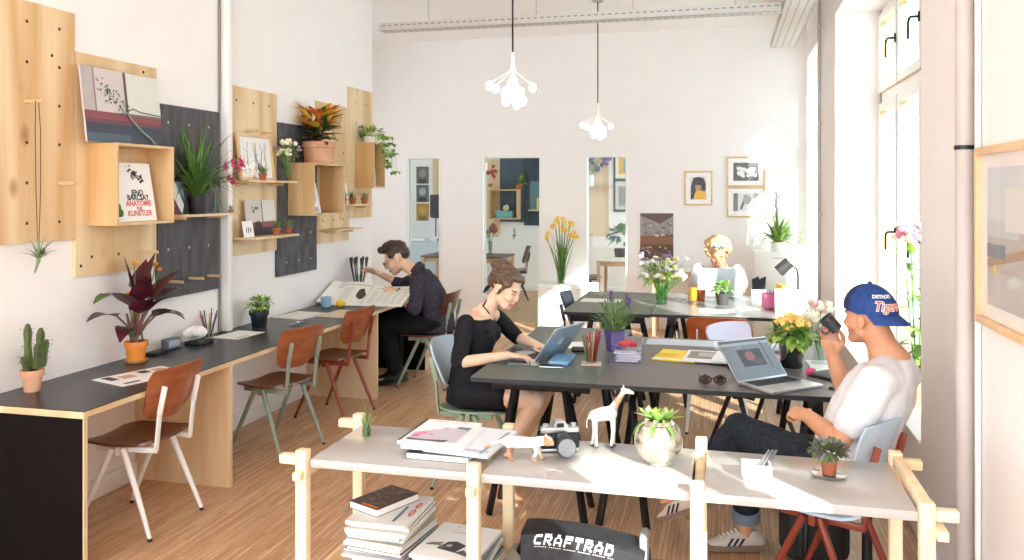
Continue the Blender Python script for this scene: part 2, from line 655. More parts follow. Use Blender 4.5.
# skirting boards
struct('baseboard_left', MB().bx(XL, XL + 0.015, -0.3, 7.68, 0, 0.11, b=0.003), W_TRIM)
b = MB()
for (p, q) in ((-5.25, OPEN[0][0]), (OPEN[0][1], OPEN[1][0]), (OPEN[1][1], OPEN[2][0]), (OPEN[2][1], XR)):
    b.bx(p, q, YB - 0.012, YB, 0, 0.08, b=0.003)
struct('baseboard_back', b, W_TRIM)
struct('baseboard_right', MB().bx(XR - 0.012, XR, -4.0, YB, 0, 0.08, b=0.003), W_TRIM)

# the room beyond the glass
struct('wall_far', MB().bx(-6.2, 1.42, 13.84, 13.95, 0, CZ), W_WALL)
struct('wall_far_left', MB().bx(-6.2, -6.08, YB + 0.14, 13.84, 0, CZ), W_WALL)
b = MB()
b.bx(1.3, 1.42, YB + 0.14, 13.84, 0, 0.6).bx(1.3, 1.42, YB + 0.14, 13.84, 3.2, CZ)
b.bx(1.3, 1.42, YB + 0.14, 10.9, 0.6, 3.2).bx(1.3, 1.42, 13.4, 13.84, 0.6, 3.2)  # wide gap added on this unseen side to let daylight into the room
struct('wall_far_right', b, W_WALL)
struct('baseboard_far', MB().bx(-6.08, 1.3, 13.825, 13.84, 0, 0.1, b=0.003), W_TRIM)

# ------------------------------------------------------------------ pipes and cable trays
s = MB().bx(-3.362, -3.30, 5.105, 5.158, 0.73, 3.64, b=0.006)
s2 = solo('wall_conduit', s, W_TRIM, 'white square conduit running up the left wall between the plywood boards', 'pipe')
MB().bx(-3.368, -3.355, 5.083, 5.092, 0.73, 3.64).build('cable', mat('gap_shadow_grey', '8d8884', 0.6), s2)  # thin grey strip paints the gap shadow beside the conduit
PIPE = noisy('pipe_grey', 'b9afa9', 'c7beb8', 8, (1, 1, .3), rough=0.55)
s = MB().tube([(0.875, 3.49, 0.02), (0.875, 3.49, 3.64)], 0.032, 16)
t = thing('heating_pipe', 'thick grey vertical pipe beside the large framed photo on the near right pier', 'pipe', (0, 0, 0))
s.build('pipe', PIPE, t)
c = MB()
c.tube([(0.875, 3.49, 1.852), (0.875, 3.49, 1.868)], 0.036, 16)
c.tube([(0.875, 3.49, 1.86), (0.925, 3.49, 1.86)], 0.006, 6)
c.build('clamp', BLACK, t)
solo('thin_pipe', MB().tube([(0.905, 3.428, 0.02), (0.905, 3.428, 3.64)], 0.011, 10), W_TRIM, 'thin white vertical pipe just behind the large framed photo', 'pipe')
t = thing('window_pier_pipe', 'thin vertical pipe with small clips on the pier between the two windows', 'pipe')
MB().tube([(0.895, 8.72, 0.02), (0.895, 8.72, 3.64)], 0.016, 10).build('pipe', PIPE, t)
for z in (0.62, 1.45, 2.35, 3.3):
    MB().tube([(0.895, 8.72, z - .012), (0.895, 8.72, z + .012)], 0.023, 10).tube([(0.895, 8.72, z), (0.87, 8.72, z)], 0.008, 6).build('clip', GALV, t)

TRAYD = mat('tray_slot', '8f8880', 0.7)


def tray(name, label, x0, x1, y0, y1, z, along):
    b = MB()
    h = 0.075
    if along == 'x':
        b.bx(x0, x1, y0, y1, z, z + 0.003)
        for y in (y0, y1 - 0.003):
            b.bx(x0, x1, y, y + 0.003, z, z + h)
        b.bx(x0, x1, y0, y0 + 0.012, z + h, z + h + 0.004)
        k = x0 + 0.03
        while k < x1 - 0.05:
            b.bx(k, k + 0.035, y0 - 0.0006, y0, z + 0.045, z + 0.057, 1)
            b.bx(k, k + 0.03, y0 + 0.03, y0 + 0.045, z - 0.0006, z, 1)
            b.bx(k, k + 0.03, y1 - 0.045, y1 - 0.03, z - 0.0006, z, 1)
            k += 0.065
    else:
        b.bx(x0, x1, y0, y1, z, z + 0.003)
        for x in (x0, x1 - 0.003):
            b.bx(x, x + 0.003, y0, y1, z, z + h)
        k = y0 + 0.03
        while k < y1 - 0.05:
            for q in (0.04, 0.11, 0.18):
                b.bx(x0 + q, x0 + q + 0.014, k, k + 0.05, z - 0.0006, z, 1)
            b.bx(x0 - 0.0006, x0, k, k + 0.04, z + 0.03, z + 0.045, 1)
            k += 0.1
    t = thing(name, label, 'cable tray')
    b.build('channel', [GALV, TRAYD], t)
    if along == 'x':
        for x in (x0 + 0.5, x0 + 1.6, (x0 + x1) / 2 + 0.6, x1 - 0.4):
            MB().tube([(x, (y0 + y1) / 2, z + 0.003), (x, (y0 + y1) / 2, CZ - 0.001)], 0.005, 6).build('hanger', GALV, t)
    else:
        for y in (y1 - 0.4, y1 - 2.0, y1 - 4.0):
            MB().tube([((x0 + x1) / 2, y, z + 0.003), ((x0 + x1) / 2, y, CZ - 0.001)], 0.005, 6).build('hanger', GALV, t)
    return t


tray('cable_tray', 'slotted metal cable tray crossing the room under the ceiling', XL, 0.49, 7.86, 8.0, 3.30, 'x')
tray('cable_tray', 'slotted metal cable tray running along the window side under the ceiling', 0.50, 0.75, 0.5, 9.95, 3.31, 'y')

# ------------------------------------------------------------------ wall desk
DZ = 0.725
t = thing('long_desk', 'long black-topped plywood desk fixed along the left wall', 'desk', (-3.05, 3.12, 0))
DX0, DX1, DY0, DY1 = -0.318, 0.315, 0.0, 4.38
b = MB().bx(DX0, DX1, DY0, DY1, DZ - 0.004, DZ)
b.build('desk_surface', LAMB, t)
MB().bx(DX0, DX1, DY0, DY1, DZ - 0.03, DZ - 0.004).build('plywood_core', BIRCH, t)
for (y, nm) in ((0.0, 'n'), (1.13, 'm'), (3.215, 'm'), (4.355, 'f')):
    p = MB()
    p.bx(DX0 + 0.002, DX1 - 0.001, y, y + 0.024, 0, DZ - 0.0305, 1)
    if nm in 'nf':
        p.bx(DX0 + 0.002, DX1 - 0.006, y - 0.0015, y, 0, DZ - 0.034, 0)
    o = p.build('end_panel', [LAMD, BIRCH], t)
    if nm == 'n':
        o['label'] = 'dark brown laminated end panel nearest the camera'

# ------------------------------------------------------------------ compass leg chairs
def make_chair(name, label, seat_m, back_m, frame_m, loc, rz, group=None, foot_m=None):
    """faces local +Y"""
    t = thing(name, label, 'chair', loc, rz, group)
    SZ = 0.445

    def seat(u, v):
        y = -0.20 + 0.40 * v
        w = 0.185 + 0.022 * sin(PI * min(1, v * 0.9 + .1))
        if v > 0.86: w -= 0.05 * ((v - 0.86) / 0.14) ** 2
        if v < 0.12: w -= 0.035 * ((0.12 - v) / 0.12) ** 2
        x = (u * 2 - 1) * w
        z = SZ + 0.012 * (abs(u * 2 - 1) ** 2) - 0.010 * sin(PI * v) - (0.018 * ((v - 0.75) / 0.25) ** 2 if v > 0.75 else 0) + (0.01 * ((0.2 - v) / 0.2) ** 2 if v < 0.2 else 0)
        return (x, y, z)
    MB().slab(seat, 12, 14, 0.012).build('seat', seat_m, t)

    def back(u, v):
        w = 0.165 + 0.045 * min(1, v * 1.25) ** 0.8
        if v < 0.18: w -= 0.055 * ((0.18 - v) / 0.18) ** 2
        if v > 0.88: w -= 0.020 * ((v - 0.88) / 0.12) ** 2
        x = (u * 2 - 1) * w
        y = -0.195 - 0.085 * v + 0.045 * (u * 2 - 1) ** 2 - 0.0 
        z = 0.565 + 0.25 * v + 0.014 * (1 - (u * 2 - 1) ** 2) * (v - 0.4)
        return (x, y, z)
    MB().slab(back, 12, 8, 0.011).build('backrest', back_m, t)
    for s in (-1, 1):
        # upright: flat bar from the seat rail up the rear of the backrest
        u = MB()
        y1 = -0.232
        u.bar((s * 0.135, -0.205, SZ - 0.035), (s * 0.135, y1 + 0.006, 0.60), 0.012, 0.03, b=0.004)
        u.bar((s * 0.135, y1 + 0.007, 0.595), (s * 0.135, y1 - 0.024, 0.735), 0.012, 0.03, b=0.005)
        u.build('upright', frame_m, t)
        r = MB()
        r.bar((s * 0.135, -0.21, SZ - 0.028), (s * 0.16, 0.12, SZ - 0.028), 0.016, 0.028, b=0.003)
        r.bar((s * 0.15, -0.02, SZ - 0.03), (s * 0.185, -0.02, SZ - 0.03), 0.03, 0.05, b=0.004)
        r.build('seat_rail', frame_m, t)
        for e, y1, y0 in ((1, 0.205, 0.012), (-1, -0.225, -0.05)):
            l = MB()
            l.tube([(s * 0.178, y0, SZ - 0.018), (s * 0.19, y0 + (y1 - y0) * .5, SZ * 0.5), (s * 0.207, y1, 0.012)], [0.016, 0.0145, 0.0105], 10)
            lo = l.build('leg', frame_m, t)
            MB().tube([(s * 0.207, y1, 0.0), (s * 0.207, y1, 0.016)], [0.0115, 0.0115], 10).build('rubber_foot', foot_m or BLACK, lo)
    MB().bar((-0.15, -0.02, SZ - 0.03), (0.15, -0.02, SZ - 0.03), 0.025, 0.012, b=0.003).build('crossbar', frame_m, t)
    return t


CW = mat('chair_white', 'e9e7e1', 0.35)
CG = mat('chair_greygreen', '8b9582', 0.4)
CG2 = mat('chair_sage', '8fa387', 0.4)
CR = mat('chair_rust', '8a3a26', 0.4)
CK = mat('chair_black', '2b2624', 0.4)
SKY = mat('ply_skyblue', 'b8cbdc', 0.35)
LILAC = mat('ply_lilac', 'c7bccb', 0.4)
DARKW = noisy('dark_walnut', '4a2a1c', '5e3825', 4, (2, 2, 7), rough=0.3, coat=0.3)
NAVY = mat('ply_navy', '33455f', 0.35)
ORNG = noisy('orange_ply', 'a8502a', 'bb6236', 4, (2, 2, 5), rough=0.35, coat=0.25)
HALF = PI / 2
make_chair('plywood_chair', 'brown plywood chair with white legs, nearest of the chairs at the wall desk', TEAK, TEAKB, CW, (-2.922, 3.715, 0), HALF)
make_chair('plywood_chair', 'brown plywood chair with grey-green legs, between the white-legged and rust-legged chairs', TEAK, TEAKB, CG, (-2.865, 4.98, 0), HALF - 0.22)
make_chair('plywood_chair', 'brown plywood chair with rust-red legs at the wall desk', TEAK, TEAKB, CR, (-2.88, 5.86, 0), HALF - 0.12)
make_chair('plywood_chair', 'dark-backed chair with grey-green legs under the man with the newspaper', TEAK, DARKW, CG, (-2.53, 6.97, 0), HALF)
make_chair('plywood_chair', 'chair with sage-green legs and pale blue back under the woman in black', mat('ply_sage', '7f9480', .4), SKY, CG2, (-1.39, 4.72, 0), -HALF)
make_chair('plywood_chair', 'chair with pale blue back and rust-red legs under the man in the cap', SKY, SKY, CR, (0.40, 3.63, 0), math.atan2(0.87, 0.5) )
make_chair('plywood_chair', 'orange-brown chair with white frame, its back to the front table', ORNG, ORNG, CW, (-0.06, 6.2, 0), 0.03)
make_chair('plywood_chair', 'chair with lilac-grey back and dark legs behind the magazines', DARKW, LILAC, CK, (0.19, 5.57, 0), PI + .85)
make_chair('plywood_chair', 'dark chair with blue inner back at the left end of the rear table', NAVY, NAVY, CK, (-1.09, 7.12, 0), -HALF)
make_chair('plywood_chair', 'chair under the curly-haired woman behind the rear table', TEAK, TEAKB, CK, (-0.04, 8.36, 0), PI)

# ------------------------------------------------------------------ work tables
TZ = 0.74
SLG = noisy('linoleum_green', '59635d', '626c66', 20, rough=0.42, spec=0.4)
SLB = noisy('linoleum_brown', '625c5a', '6c6664', 20, rough=0.38, spec=0.45)
SLG2 = noisy('linoleum_olive', '62665a', '6c7063', 20, rough=0.45, spec=0.4)
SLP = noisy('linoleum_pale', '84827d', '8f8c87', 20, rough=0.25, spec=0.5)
EDGE = mat('table_edge', '1e1c1b', 0.5)


def table(label, x0, x1, y0, y1, top, trest, axis):
    cx, cy = (x0 + x1) / 2, (y0 + y1) / 2
    t = thing('work_table', label, 'table', (cx, cy, 0))
    hx, hy = (x1 - x0) / 2, (y1 - y0) / 2
    tt = MB().bx(-hx, hx, -hy, hy, TZ - 0.003, TZ).build('tabletop', top, t)
    MB().bx(-hx, hx, -hy, hy, TZ - 0.026, TZ - 0.003).build('table_edge', EDGE, tt)
    for q in trest:
        # A-trestle: beam and four legs
        o = (lambda a, c, z: (a, q, z)) if axis == 'x' else (lambda a, c, z: (q, a, z))
        hl = hx if axis == 'x' else hy
        be = MB()
        e = hl - 0.06
        if axis == 'x':
            be.bx(-e, e, q - 0.03, q + 0.03, TZ - 0.10, TZ - 0.027, b=0.004)
        else:
            be.bx(q - 0.03, q + 0.03, -e, e, TZ - 0.10, TZ - 0.027, b=0.004)
        be.build('trestle_beam', BLACKM, t)
        off = min(0.25, hl * 0.72)
        for s in (-1, 1):
            for w in (-1, 1):
                l = MB()
                a0 = s * (hl * 0.42 if axis == 'x' else hl * 0.62)
                a1 = s * (hl * 0.78 if axis == 'x' else hl * 0.86)
                c0, c1 = q + w * 0.022, q + w * 0.12
                if axis == 'x':
                    l.bar((a0, c0, TZ - 0.09), (a1, c1, 0.001), 0.034, 0.026, b=0.003)
                else:
                    l.bar((c0, a0, TZ - 0.09), (c1, a1, 0.001), 0.034, 0.026, b=0.003)
                l.build('leg', BLACKM, t)
    return t


table('dark green work table where the woman in black sits, nearer of the left pair', -1.27, -0.622, 4.14, 5.80, SLG, (-0.62, 0.55), 'x')
table('dark brown work table with the magazines and the silver laptop', -0.62, 0.62, 4.14, 5.53, SLB, (-0.50, 0.42), 'y')
table('olive work table with the loose sheet of paper, behind the front tables', -1.25, -0.56, 6.54, 7.92, SLG2, (-0.5, 0.5), 'x')
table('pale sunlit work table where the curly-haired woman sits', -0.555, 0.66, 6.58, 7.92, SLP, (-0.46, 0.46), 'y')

# ------------------------------------------------------------------ white shelf rack in front
t = thing('shelf_rack', 'low white shelf on a pine peg frame in the foreground', 'shelf', (-0.43, 2.93, 0))
SX = [-1.445, -0.815, -0.085, 0.575]
HZ = 0.75
fy, by = -0.235, 0.235
ox = 0.43
for i in range(3):
    a, c = SX[i] + ox + 0.022, SX[i + 1] + ox - 0.022
    MB().bx(a, c, fy + 0.005, by - 0.012, HZ - 0.03, HZ, b=0.003).build('shelf_board', WGLOSS, t)
    MB().bx(a, c, fy + 0.005, by - 0.012, 0.31, 0.335, b=0.003).build('lower_board', WGLOSS if i else BIRCH, t)
for i, x in enumerate(SX):
    x += ox
    for y in (fy, by):
        zt = HZ + (0.035 if y == fy else 0.04)
        p = MB().box((x, y, zt / 2), (0.042, 0.04, zt), b=0.004)
        po = p.build('post', PINE, t)
        MB().tube([(x, y - 0.0205, HZ - 0.02), (x, y - 0.023, HZ - 0.02)], 0.011, 12).build('bolt', mat('bolt_white', 'e8e2d8', .5), po)
    for z in (HZ - 0.062, 0.285):
        xx = x + (0.034 if i == 3 else 0.0)
        MB().bx(xx - 0.016, xx + 0.016, fy - 0.05, by + 0.05, z - 0.002, z + 0.028, b=0.004).build('cross_rail', PINE, t)
    if i in (0, 3):
        s = 1 if i else -1
        for y in (fy, by):
            MB().bx(x + s * 0.0215, x + s * 0.085, y - 0.018, y + 0.018, HZ - 0.018, HZ + 0.016, b=0.005).build('rail_stub', PINE, t)
    if i == 3:
        MB().bx(x - 0.012, x + 0.02, fy + 0.02, by - 0.02, HZ - 0.005, HZ + 0.03, b=0.004).build('side_rail', PINE, t)

# ------------------------------------------------------------------ prints
def wallM(x, y, z, face='x', lean=0.0, rz=0.0):
    """local x to the right, y up, z out of the surface"""
    if face == 'x':      # on the left wall, seen from +X: right = +Y
        R = Matrix(((0, 0, 1), (1, 0, 0), (0, 1, 0))).to_4x4()
    elif face == '-y':   # on the back wall, seen from -Y: right = +X
        R = Matrix(((1, 0, 0), (0, 0, -1), (0, 1, 0))).to_4x4()
    elif face == '-x':   # on the right wall, seen from -X: right = -Y
        R = Matrix(((0, 0, -1), (-1, 0, 0), (0, 1, 0))).to_4x4()
    else:                # lying flat, seen from above: right = +X, up = +Y
        R = Matrix.Identity(4)
    return T(x, y, z) @ RZ(rz) @ R @ RX(-lean)


def art(mb, M, w, h, t, bg, shapes, edge=None, lay=0.0005):
    """a sheet w x h (origin bottom centre) with printed shapes in 0..1 coordinates"""
    mb.bx(-w / 2, w / 2, 0, h, -t, 0, bg if edge is None else edge, M=M)
    if edge is not None:
        mb.bx(-w / 2, w / 2, 0, h, -0.0003, 0.0003, bg, M=M)
    z = 0.0006
    for s in shapes:
        k, ix = s[0], s[1]
        if k == 'r':
            pts = [(s[2], s[3]), (s[4], s[3]), (s[4], s[5]), (s[2], s[5])]
        elif k == 'e':
            pts = [(s[2] + s[4] * cos(2 * PI * q / 16), s[3] + s[5] * sin(2 * PI * q / 16)) for q in range(16)]
        elif k == 'l':
            (x0, y0), (x1, y1), wd = s[2], s[3], s[4]
            dx, dy = (x1 - x0) * w, (y1 - y0) * h
            n = math.hypot(dx, dy) or 1
            px, py = -dy / n * wd / 2 / w, dx / n * wd / 2 / h
            pts = [(x0 + px, y0 + py), (x0 - px, y0 - py), (x1 - px, y1 - py), (x1 + px, y1 + py)]
        else:
            pts = s[2]
        mb.add([((p[0] - .5) * w, p[1] * h, z) for p in pts], [list(range(len(pts)))], ix, M)
        z += lay * 0.3
    return mb


# ------------------------------------------------------------------ plants
def rv(a, b):
    return rnd.uniform(a, b)


def pot(mb, r0, r1, h, m, ms, rim=0.0, wall=0.006):
    """open tapered pot with soil, base at the origin"""
    pr = [(r0 * 0.98, 0), (r0, 0.003)]
    if rim:
        pr += [(r0 + (r1 - r0) * .72, h * .72), (r1 + rim, h * .73), (r1 + rim, h)]
    else:
        pr += [(r1, h)]
    pr += [(r1 - wall, h), (r1 - wall - 0.001, h - 0.012)]
    mb.lathe(pr, m=m, n=20)
    mb.lathe([(0.001, h - 0.013), (r1 - wall - .002, h - 0.012), (r1 * .5, h - 0.004), (0.001, h - 0.002)], m=ms, n=14, cap=False)


def bush(mb, c, r, n, ln, wd, m=(0,), droop=0.6):
    for _ in range(n):
        d = V((rv(-1, 1), rv(-1, 1), rv(-.5, 1)))
        if d.length < .1: continue
        d.normalize()
        p = V(c) + V((d.x * r[0], d.y * r[1], d.z * r[2])) * rv(.35, 1)
        dd = (d + V((rv(-.5, .5), rv(-.5, .5), rv(-.2, .7)))).normalized()
        mb.leaf(p, dd, ln * rv(.7, 1.2), wd * rv(.7, 1.2), droop, rnd.choice(m), seg=3)


def blades(mb, c, n, ln, wd, spread, m=(0,), droop=0.8, r=0.02, shape=0.45):
    for k in range(n):
        a = rv(0, 2 * PI)
        s = rv(.1, 1) * spread
        d = V((cos(a) * s, sin(a) * s, 1))
        mb.leaf(V(c) + V((cos(a), sin(a), 0)) * r * rv(0, 1), d, ln * rv(.65, 1.05), wd * rv(.7, 1.1), droop * rv(.5, 1.3), rnd.choice(m), seg=6, shape=shape)


def stems(mb, c, tips, r=0.0018, m=0, bend=0.03):
    for t in tips:
        t = V(t); c0 = V(c)
        mid = (c0 + t) / 2 + V((0, 0, bend)) - (t - c0) * 0.12
        mb.tube([c0, mid, t], r, 5, m)


def potted(name, label, loc, potargs, foliage, mats, potmats, cat='plant', group=None, saucer=None, flower=None, minx=None):
    t = thing(name, label, cat, loc, 0, group)
    p = MB(); pot(p, *potargs)
    po = p.build('pot', potmats, t)
    if saucer:
        MB().lathe([(saucer[0] * .8, -saucer[1]), (saucer[0], -0.001 if saucer[1] < .004 else 0.008 - saucer[1] * 0), (saucer[0] - .006, 0.008), (saucer[0] * .7, 0.002)], n=20).build('saucer', saucer[2], t)
    f = MB(); foliage(f)
    if minx is None and loc[0] < -3.1:
        minx = -3.345 - loc[0]
    if minx is not None:
        for q in f.v:
            if q.x < minx: q.x = minx + .02 * rnd.random()
    ymax = (10.385 if loc[1] < 10.4 else 13.80) - loc[1]
    if ymax < .8:
        for q in f.v:
            if q.y > ymax: q.y = ymax - .02 * rnd.random()
    f.build('foliage', mats, t)
    if flower:
        q = MB(); flower[0](q)
        q.build('blossom', flower[1], t)
    return t


# ------------------------------------------------------------------ pegboards
DOWEL = mat('dowel', 'd9b98c', 0.5)
HOLE = mat('hole_shade', '4a3120', 0.9)  # flat dark discs paint the shade inside the peg holes
HOLEL = mat('hole_pale', 'b7b2ae', 0.9)


def board(label, y0, y1, z0, z1, m, holes, pegs=(), hm=HOLE, cat='pegboard'):
    t = thing('mounted_pegboard', label, cat, (XL + 0.001, y0, z0))
    b = MB().bx(0, 0.019, 0, y1 - y0, 0, z1 - z0, 0)
    for (y, z) in holes:
        b.lathe([(0.009, 0), (0.009, 0.0006)], n=12, m=1, M=T(0.019, y - y0, z - z0) @ RY(HALF))
    b.build('panel', [m, hm], t)
    for (y, z) in pegs:
        MB().tube([(0.019, y - y0, z - z0), (0.125, y - y0, z - z0)], 0.0095, 10).build('peg', DOWEL, t)
    return t


zs = [1.535 + .2 * k for k in range(6)]
holes = [(y, z) for z in zs for y in (3.44, 3.65)] + [(3.60, 2.39), (3.02, 1.74), (3.23, 1.94), (3.23, 2.34), (3.02, 2.14)]
holes.remove((3.65, zs[1]))
board('tall pale plywood pegboard at the left edge with a hanging string', 2.62, 3.757, 1.437, 2.637, PLY, holes, [(3.65, 1.735), (3.433, 2.138)])
board('plywood pegboard behind the open box and the leaning plant photograph', 3.762, 4.418, 1.233, 2.438, PLY2, [(3.88, 1.335), (4.09, 1.335), (3.80, 1.292), (4.3, 2.40)], [(4.29, 1.333), (4.27, 1.262)])
board('dark grey pegboard with three pegs low down, left of the white conduit', 4.43, 5.068, 1.028, 2.23, SLATE, [(y, z) for y in (4.53, 4.74, 4.95) for z in (2.12, 1.33)], [(4.527, 1.131), (4.74, 1.131), (4.936, 1.128), (4.56, 1.522), (4.94, 1.522)], HOLEL)
h = [(y, z) for y in (5.28, 5.50, 5.72) for z in (2.335, 1.935, 1.535)] + [(5.22, 1.435), (5.28, 1.735), (5.5, 2.135)]
board('plywood pegboard holding the framed drawing, right of the white conduit', 5.18, 5.832, 1.235, 2.437, PLY2, h, [(5.26, 1.742), (5.74, 1.742), (5.26, 1.342), (5.74, 1.342), (5.40, 2.125), (5.62, 2.125)])
board('dark grey pegboard with chalk smudges behind the second box', 5.838, 6.488, 1.028, 2.225, SLATE2, [(y, z) for y in (5.98, 6.18, 6.38) for z in (1.13, 1.33)][:2] + [(6.38, 1.13), (6.38, 1.35), (6.18, 1.13)], [], HOLEL)
board('sunlit pale plywood pegboard behind the three small pots', 6.494, 7.115, 1.24, 2.455, PLY2, [(y, z) for y in (6.6, 6.8, 7.0) for z in (1.435, 1.635, 1.835, 2.035)], [(6.62, 1.335), (6.97, 1.335), (6.72, 1.545)])
board('narrow plywood pegboard at the far end above the man', 7.12, 7.64, 1.437, 2.652, PLY2, [(7.27, 2.52), (7.5, 2.52), (7.27, 2.33)], [(7.25, 1.545)])


# ------------------------------------------------------------------ boxes and ledges
def wbox(label, y0, y1, z0, z1, x1, back=True):
    t = thing('shelf_box', label, 'wall box', (XL + 0.021, y0, z0))
    d, w, h, k = x1 - XL - 0.021, y1 - y0, z1 - z0, 0.015
    MB().bx(0, d, 0, k, 0, h).build('side', PLYBOX, t)
    MB().bx(0, d, w - k, w, 0, h).build('side', PLYBOX, t)
    MB().bx(0, d, k, w - k, 0, k).build('bottom', PLYBOX, t)
    MB().bx(0, d, k, w - k, h - k, h).build('top', PLYBOX, t)
    if back:
        MB().bx(0, 0.006, k, w - k, k, h - k).build('back', PLYBOX, t)
    return t


def ledge(label, y0, y1, z, x1=-3.19, m=None):
    return solo('shelf_ledge', MB().bx(0, x1 - XL - 0.02, 0, y1 - y0, 0, 0.016, b=0.002), m or BIRCH, label, 'ledge', (XL + 0.021, y0, z))


wbox('open plywood box holding the anatomy book poster', 3.852, 4.335, 1.507, 1.955, -3.166)
wbox('open plywood box under the large croton pot', 6.0, 6.553, 1.498, 1.915, -3.122, False)
wbox('plywood box with trailing ivy at the far end of the left wall', 7.245, 7.506, 1.72, 2.144, -3.16)
ledge('plywood ledge with the black-potted palm and the orchid bottle', 4.46, 5.075, 1.532)
ledge('plywood ledge with the framed drawing and the white flowers', 5.19, 5.868, 1.753)
ledge('plywood ledge with the small photo print and two tiny pots', 5.19, 5.80, 1.352, -3.14)
ledge('plywood ledge with the three small terracotta pots', 6.62, 7.30, 1.556)
ledge('empty plywood ledge above the man at the desk', 6.52, 7.06, 1.346)

# poster in the first box (lettering as on the printed sheet)
p = Pal()
M = wallM(-3.225, 4.11, 1.5235, 'x', 0.17)
b = MB()
art(b, M, 0.30, 0.335, 0.004, p('f4f3f0'), [])
W2, H2 = 0.30, 0.335
blk, red = p('2b2a2c'), p('d8685c')
for (tx, yy, c, sz) in (('JENO', .485, blk, .043), ('BARCSAY', .40, blk, .043), ('ANATOMIE', .30, red, .043), ('FUR', .215, red, .026), ('KUNSTLER', .13, red, .043)):
    b.text(tx, sz, M @ T(0.012, yy * H2, 0.0012), 0.0003, c, sx=0.98, bold=.0012)
for k in range(46):
    a, r = rv(0, 6.3), rv(0, 1)
    x0, y0 = .48 + .22 * r * cos(a), .80 + .10 * r * sin(a) - .12 * r * cos(a)
    art(b, M @ T(0, 0, .0002), W2, H2, 0, blk, [('l', blk, (x0, y0), (x0 + rv(-.1, .1), y0 + rv(-.06, .06)), rv(.003, .009))]) if False else b.add(
        [((q[0] - .5) * W2, q[1] * H2, .0012 + k * .00001) for q in ((x0, y0), (x0 + rv(.02, .12), y0 + rv(-.05, .02)), (x0 + rv(.02, .10), y0 + rv(.0, .05)))], [[0, 1, 2]], blk, M)
solo('book_poster', b, p.mats, 'white art poster with black figure drawing and red lettering inside the first box', 'poster')
potted('cactus_pot', 'small green cactus tucked beside the poster inside the first box', (-3.20, 3.905, 1.5225), (0.016, 0.02, 0.03, 0, 1),
       lambda f: [f.ell((0, 0, .06), (.016, .016, .045), jit=.1), f.ell((.01, .014, .05), (.01, .01, .02))], [GREEND], [WHITE, SOIL])

# large photograph leaning on the first box
p = Pal()
b = MB()
M = wallM(-3.255, 4.05, 1.9565, 'x', 0.12)
gr = [p('3d5a4a'), p('4d6b57'), p('2f473b')]
sh = [('r', p('8a4a50'), 0, .26, 1, .42), ('r', p('6d4550'), 0, .26, 1, .32), ('r', p('3f4450'), 0, 0, 1, .26), ('r', p('4a5f6e'), 0, 0, .55, .13), ('r', p('cfc6c4'), 0, .42, .52, 1), ('r', p('b9b0ae'), 0, .42, .14, 1), ('r', p('d9dad0'), .55, .42, 1, 1),
      ('r', p('55484a'), .515, .42, .55, 1), ('r', p('8d8382'), .13, .42, .15, 1), ('r', p('766c68'), .55, .40, 1, .43)]
for k in range(60):
    u = rv(0, 1)
    cx, cy = .2 + .32 * u + rv(-.08, .08), .82 - .40 * u + rv(-.09, .07)
    a = rv(0, 6.3)
    sh.append(('p', rnd.choice(gr), [(cx + .022 * cos(a), cy + .03 * sin(a)), (cx + .012 * cos(a + 2), cy + .016 * sin(a + 2)), (cx + .012 * cos(a + 4), cy + .016 * sin(a + 4))]))
pts = [(.5, .45), (.6, .5), (.7, .46), (.85, .45), (1, .44)]
for q in range(4): sh.append(('l', gr[2], pts[q], pts[q + 1], .006))
pts = [(.5, .45), (.58, .32), (.68, .2), (.8, .1), (.86, .02)]
for q in range(4): sh.append(('l', p('7d928c'), pts[q], pts[q + 1], .012))
art(b, M, 0.62, 0.41, 0.012, p('cfc6c4'), sh)
solo('photo_print', b, p.mats, 'large unframed photograph of a green twig leaning above the first box', 'picture')

# dark framed paper behind box: portrait booklet on ledge one
p = Pal()
b = MB()
M = wallM(-3.29, 4.555, 1.549, 'x', 0.16)
sh = [('p', p('e6e3e0'), [(0, 1), (.5, 1), (.9, .3), (.7, 0), (.45, .3)]), ('p', p('6c2f3a'), [(0, .5), (.4, .4), (.6, 0), (0, 0)]), ('p', p('7f9aa8'), [(.5, 1), (1, 1), (1, .4), (.7, .7)])]
art(b, M, 0.15, 0.205, 0.004, p('3a3a40'), sh)
solo('picture_card', b, p.mats, 'dark and white picture card leaning left of the black-potted palm', 'picture')


def palm(f):
    blades(f, (0, 0, .10), 95, .52, .02, .75, (0, 1), 1.0, .03)


potted('potted_palm', 'bushy green palm in a black pot on the ledge left of the orchid', (-3.262, 4.70, 1.549), (0.05, 0.062, 0.115, 0, 1), palm, [GREEND, GREEN], [BLACK, TERRA])
t = thing('orchid_bottle', 'pink orchid spray in a clear glass bottle beside the black-potted palm', 'flower vase', (-3.255, 4.885, 1.549))
MB().lathe([(0.045, 0), (0.05, 0.006), (0.048, 0.03), (0.02, 0.13), (0.013, 0.16), (0.013, 0.2), (0.016, 0.203)], n=20, cap=False).build('bottle', CLEAR, t)
b = MB()
b.tube([(0, 0, .02), (0.005, 0.0, .2), (0.03, 0.01, .30), (0.08, .06, .345), (.10, .15, .34)], .003, 6)
b.build('stem', STEM, t)
PINK = mat('orchid_pink', 'd64a86', 0.5)
b = MB()
for (x, y, z) in ((.05, .03, .31), (.08, .07, .33), (.095, .11, .30), (.10, .15, .325), (.07, .04, .24), (.08, .07, .21), (.1, .13, .35)):
    for k in range(5):
        a = k * 1.257 + rv(0, 1)
        b.leaf((x, y, z), (rv(.2, .5), cos(a), sin(a)), .042, .032, .1, 0, seg=3)
    b.ell((x + .01, y, z), .007, 1)
b.build('blossom', [PINK, mat('orchid_throat', 'c23a4a', .5)], t)
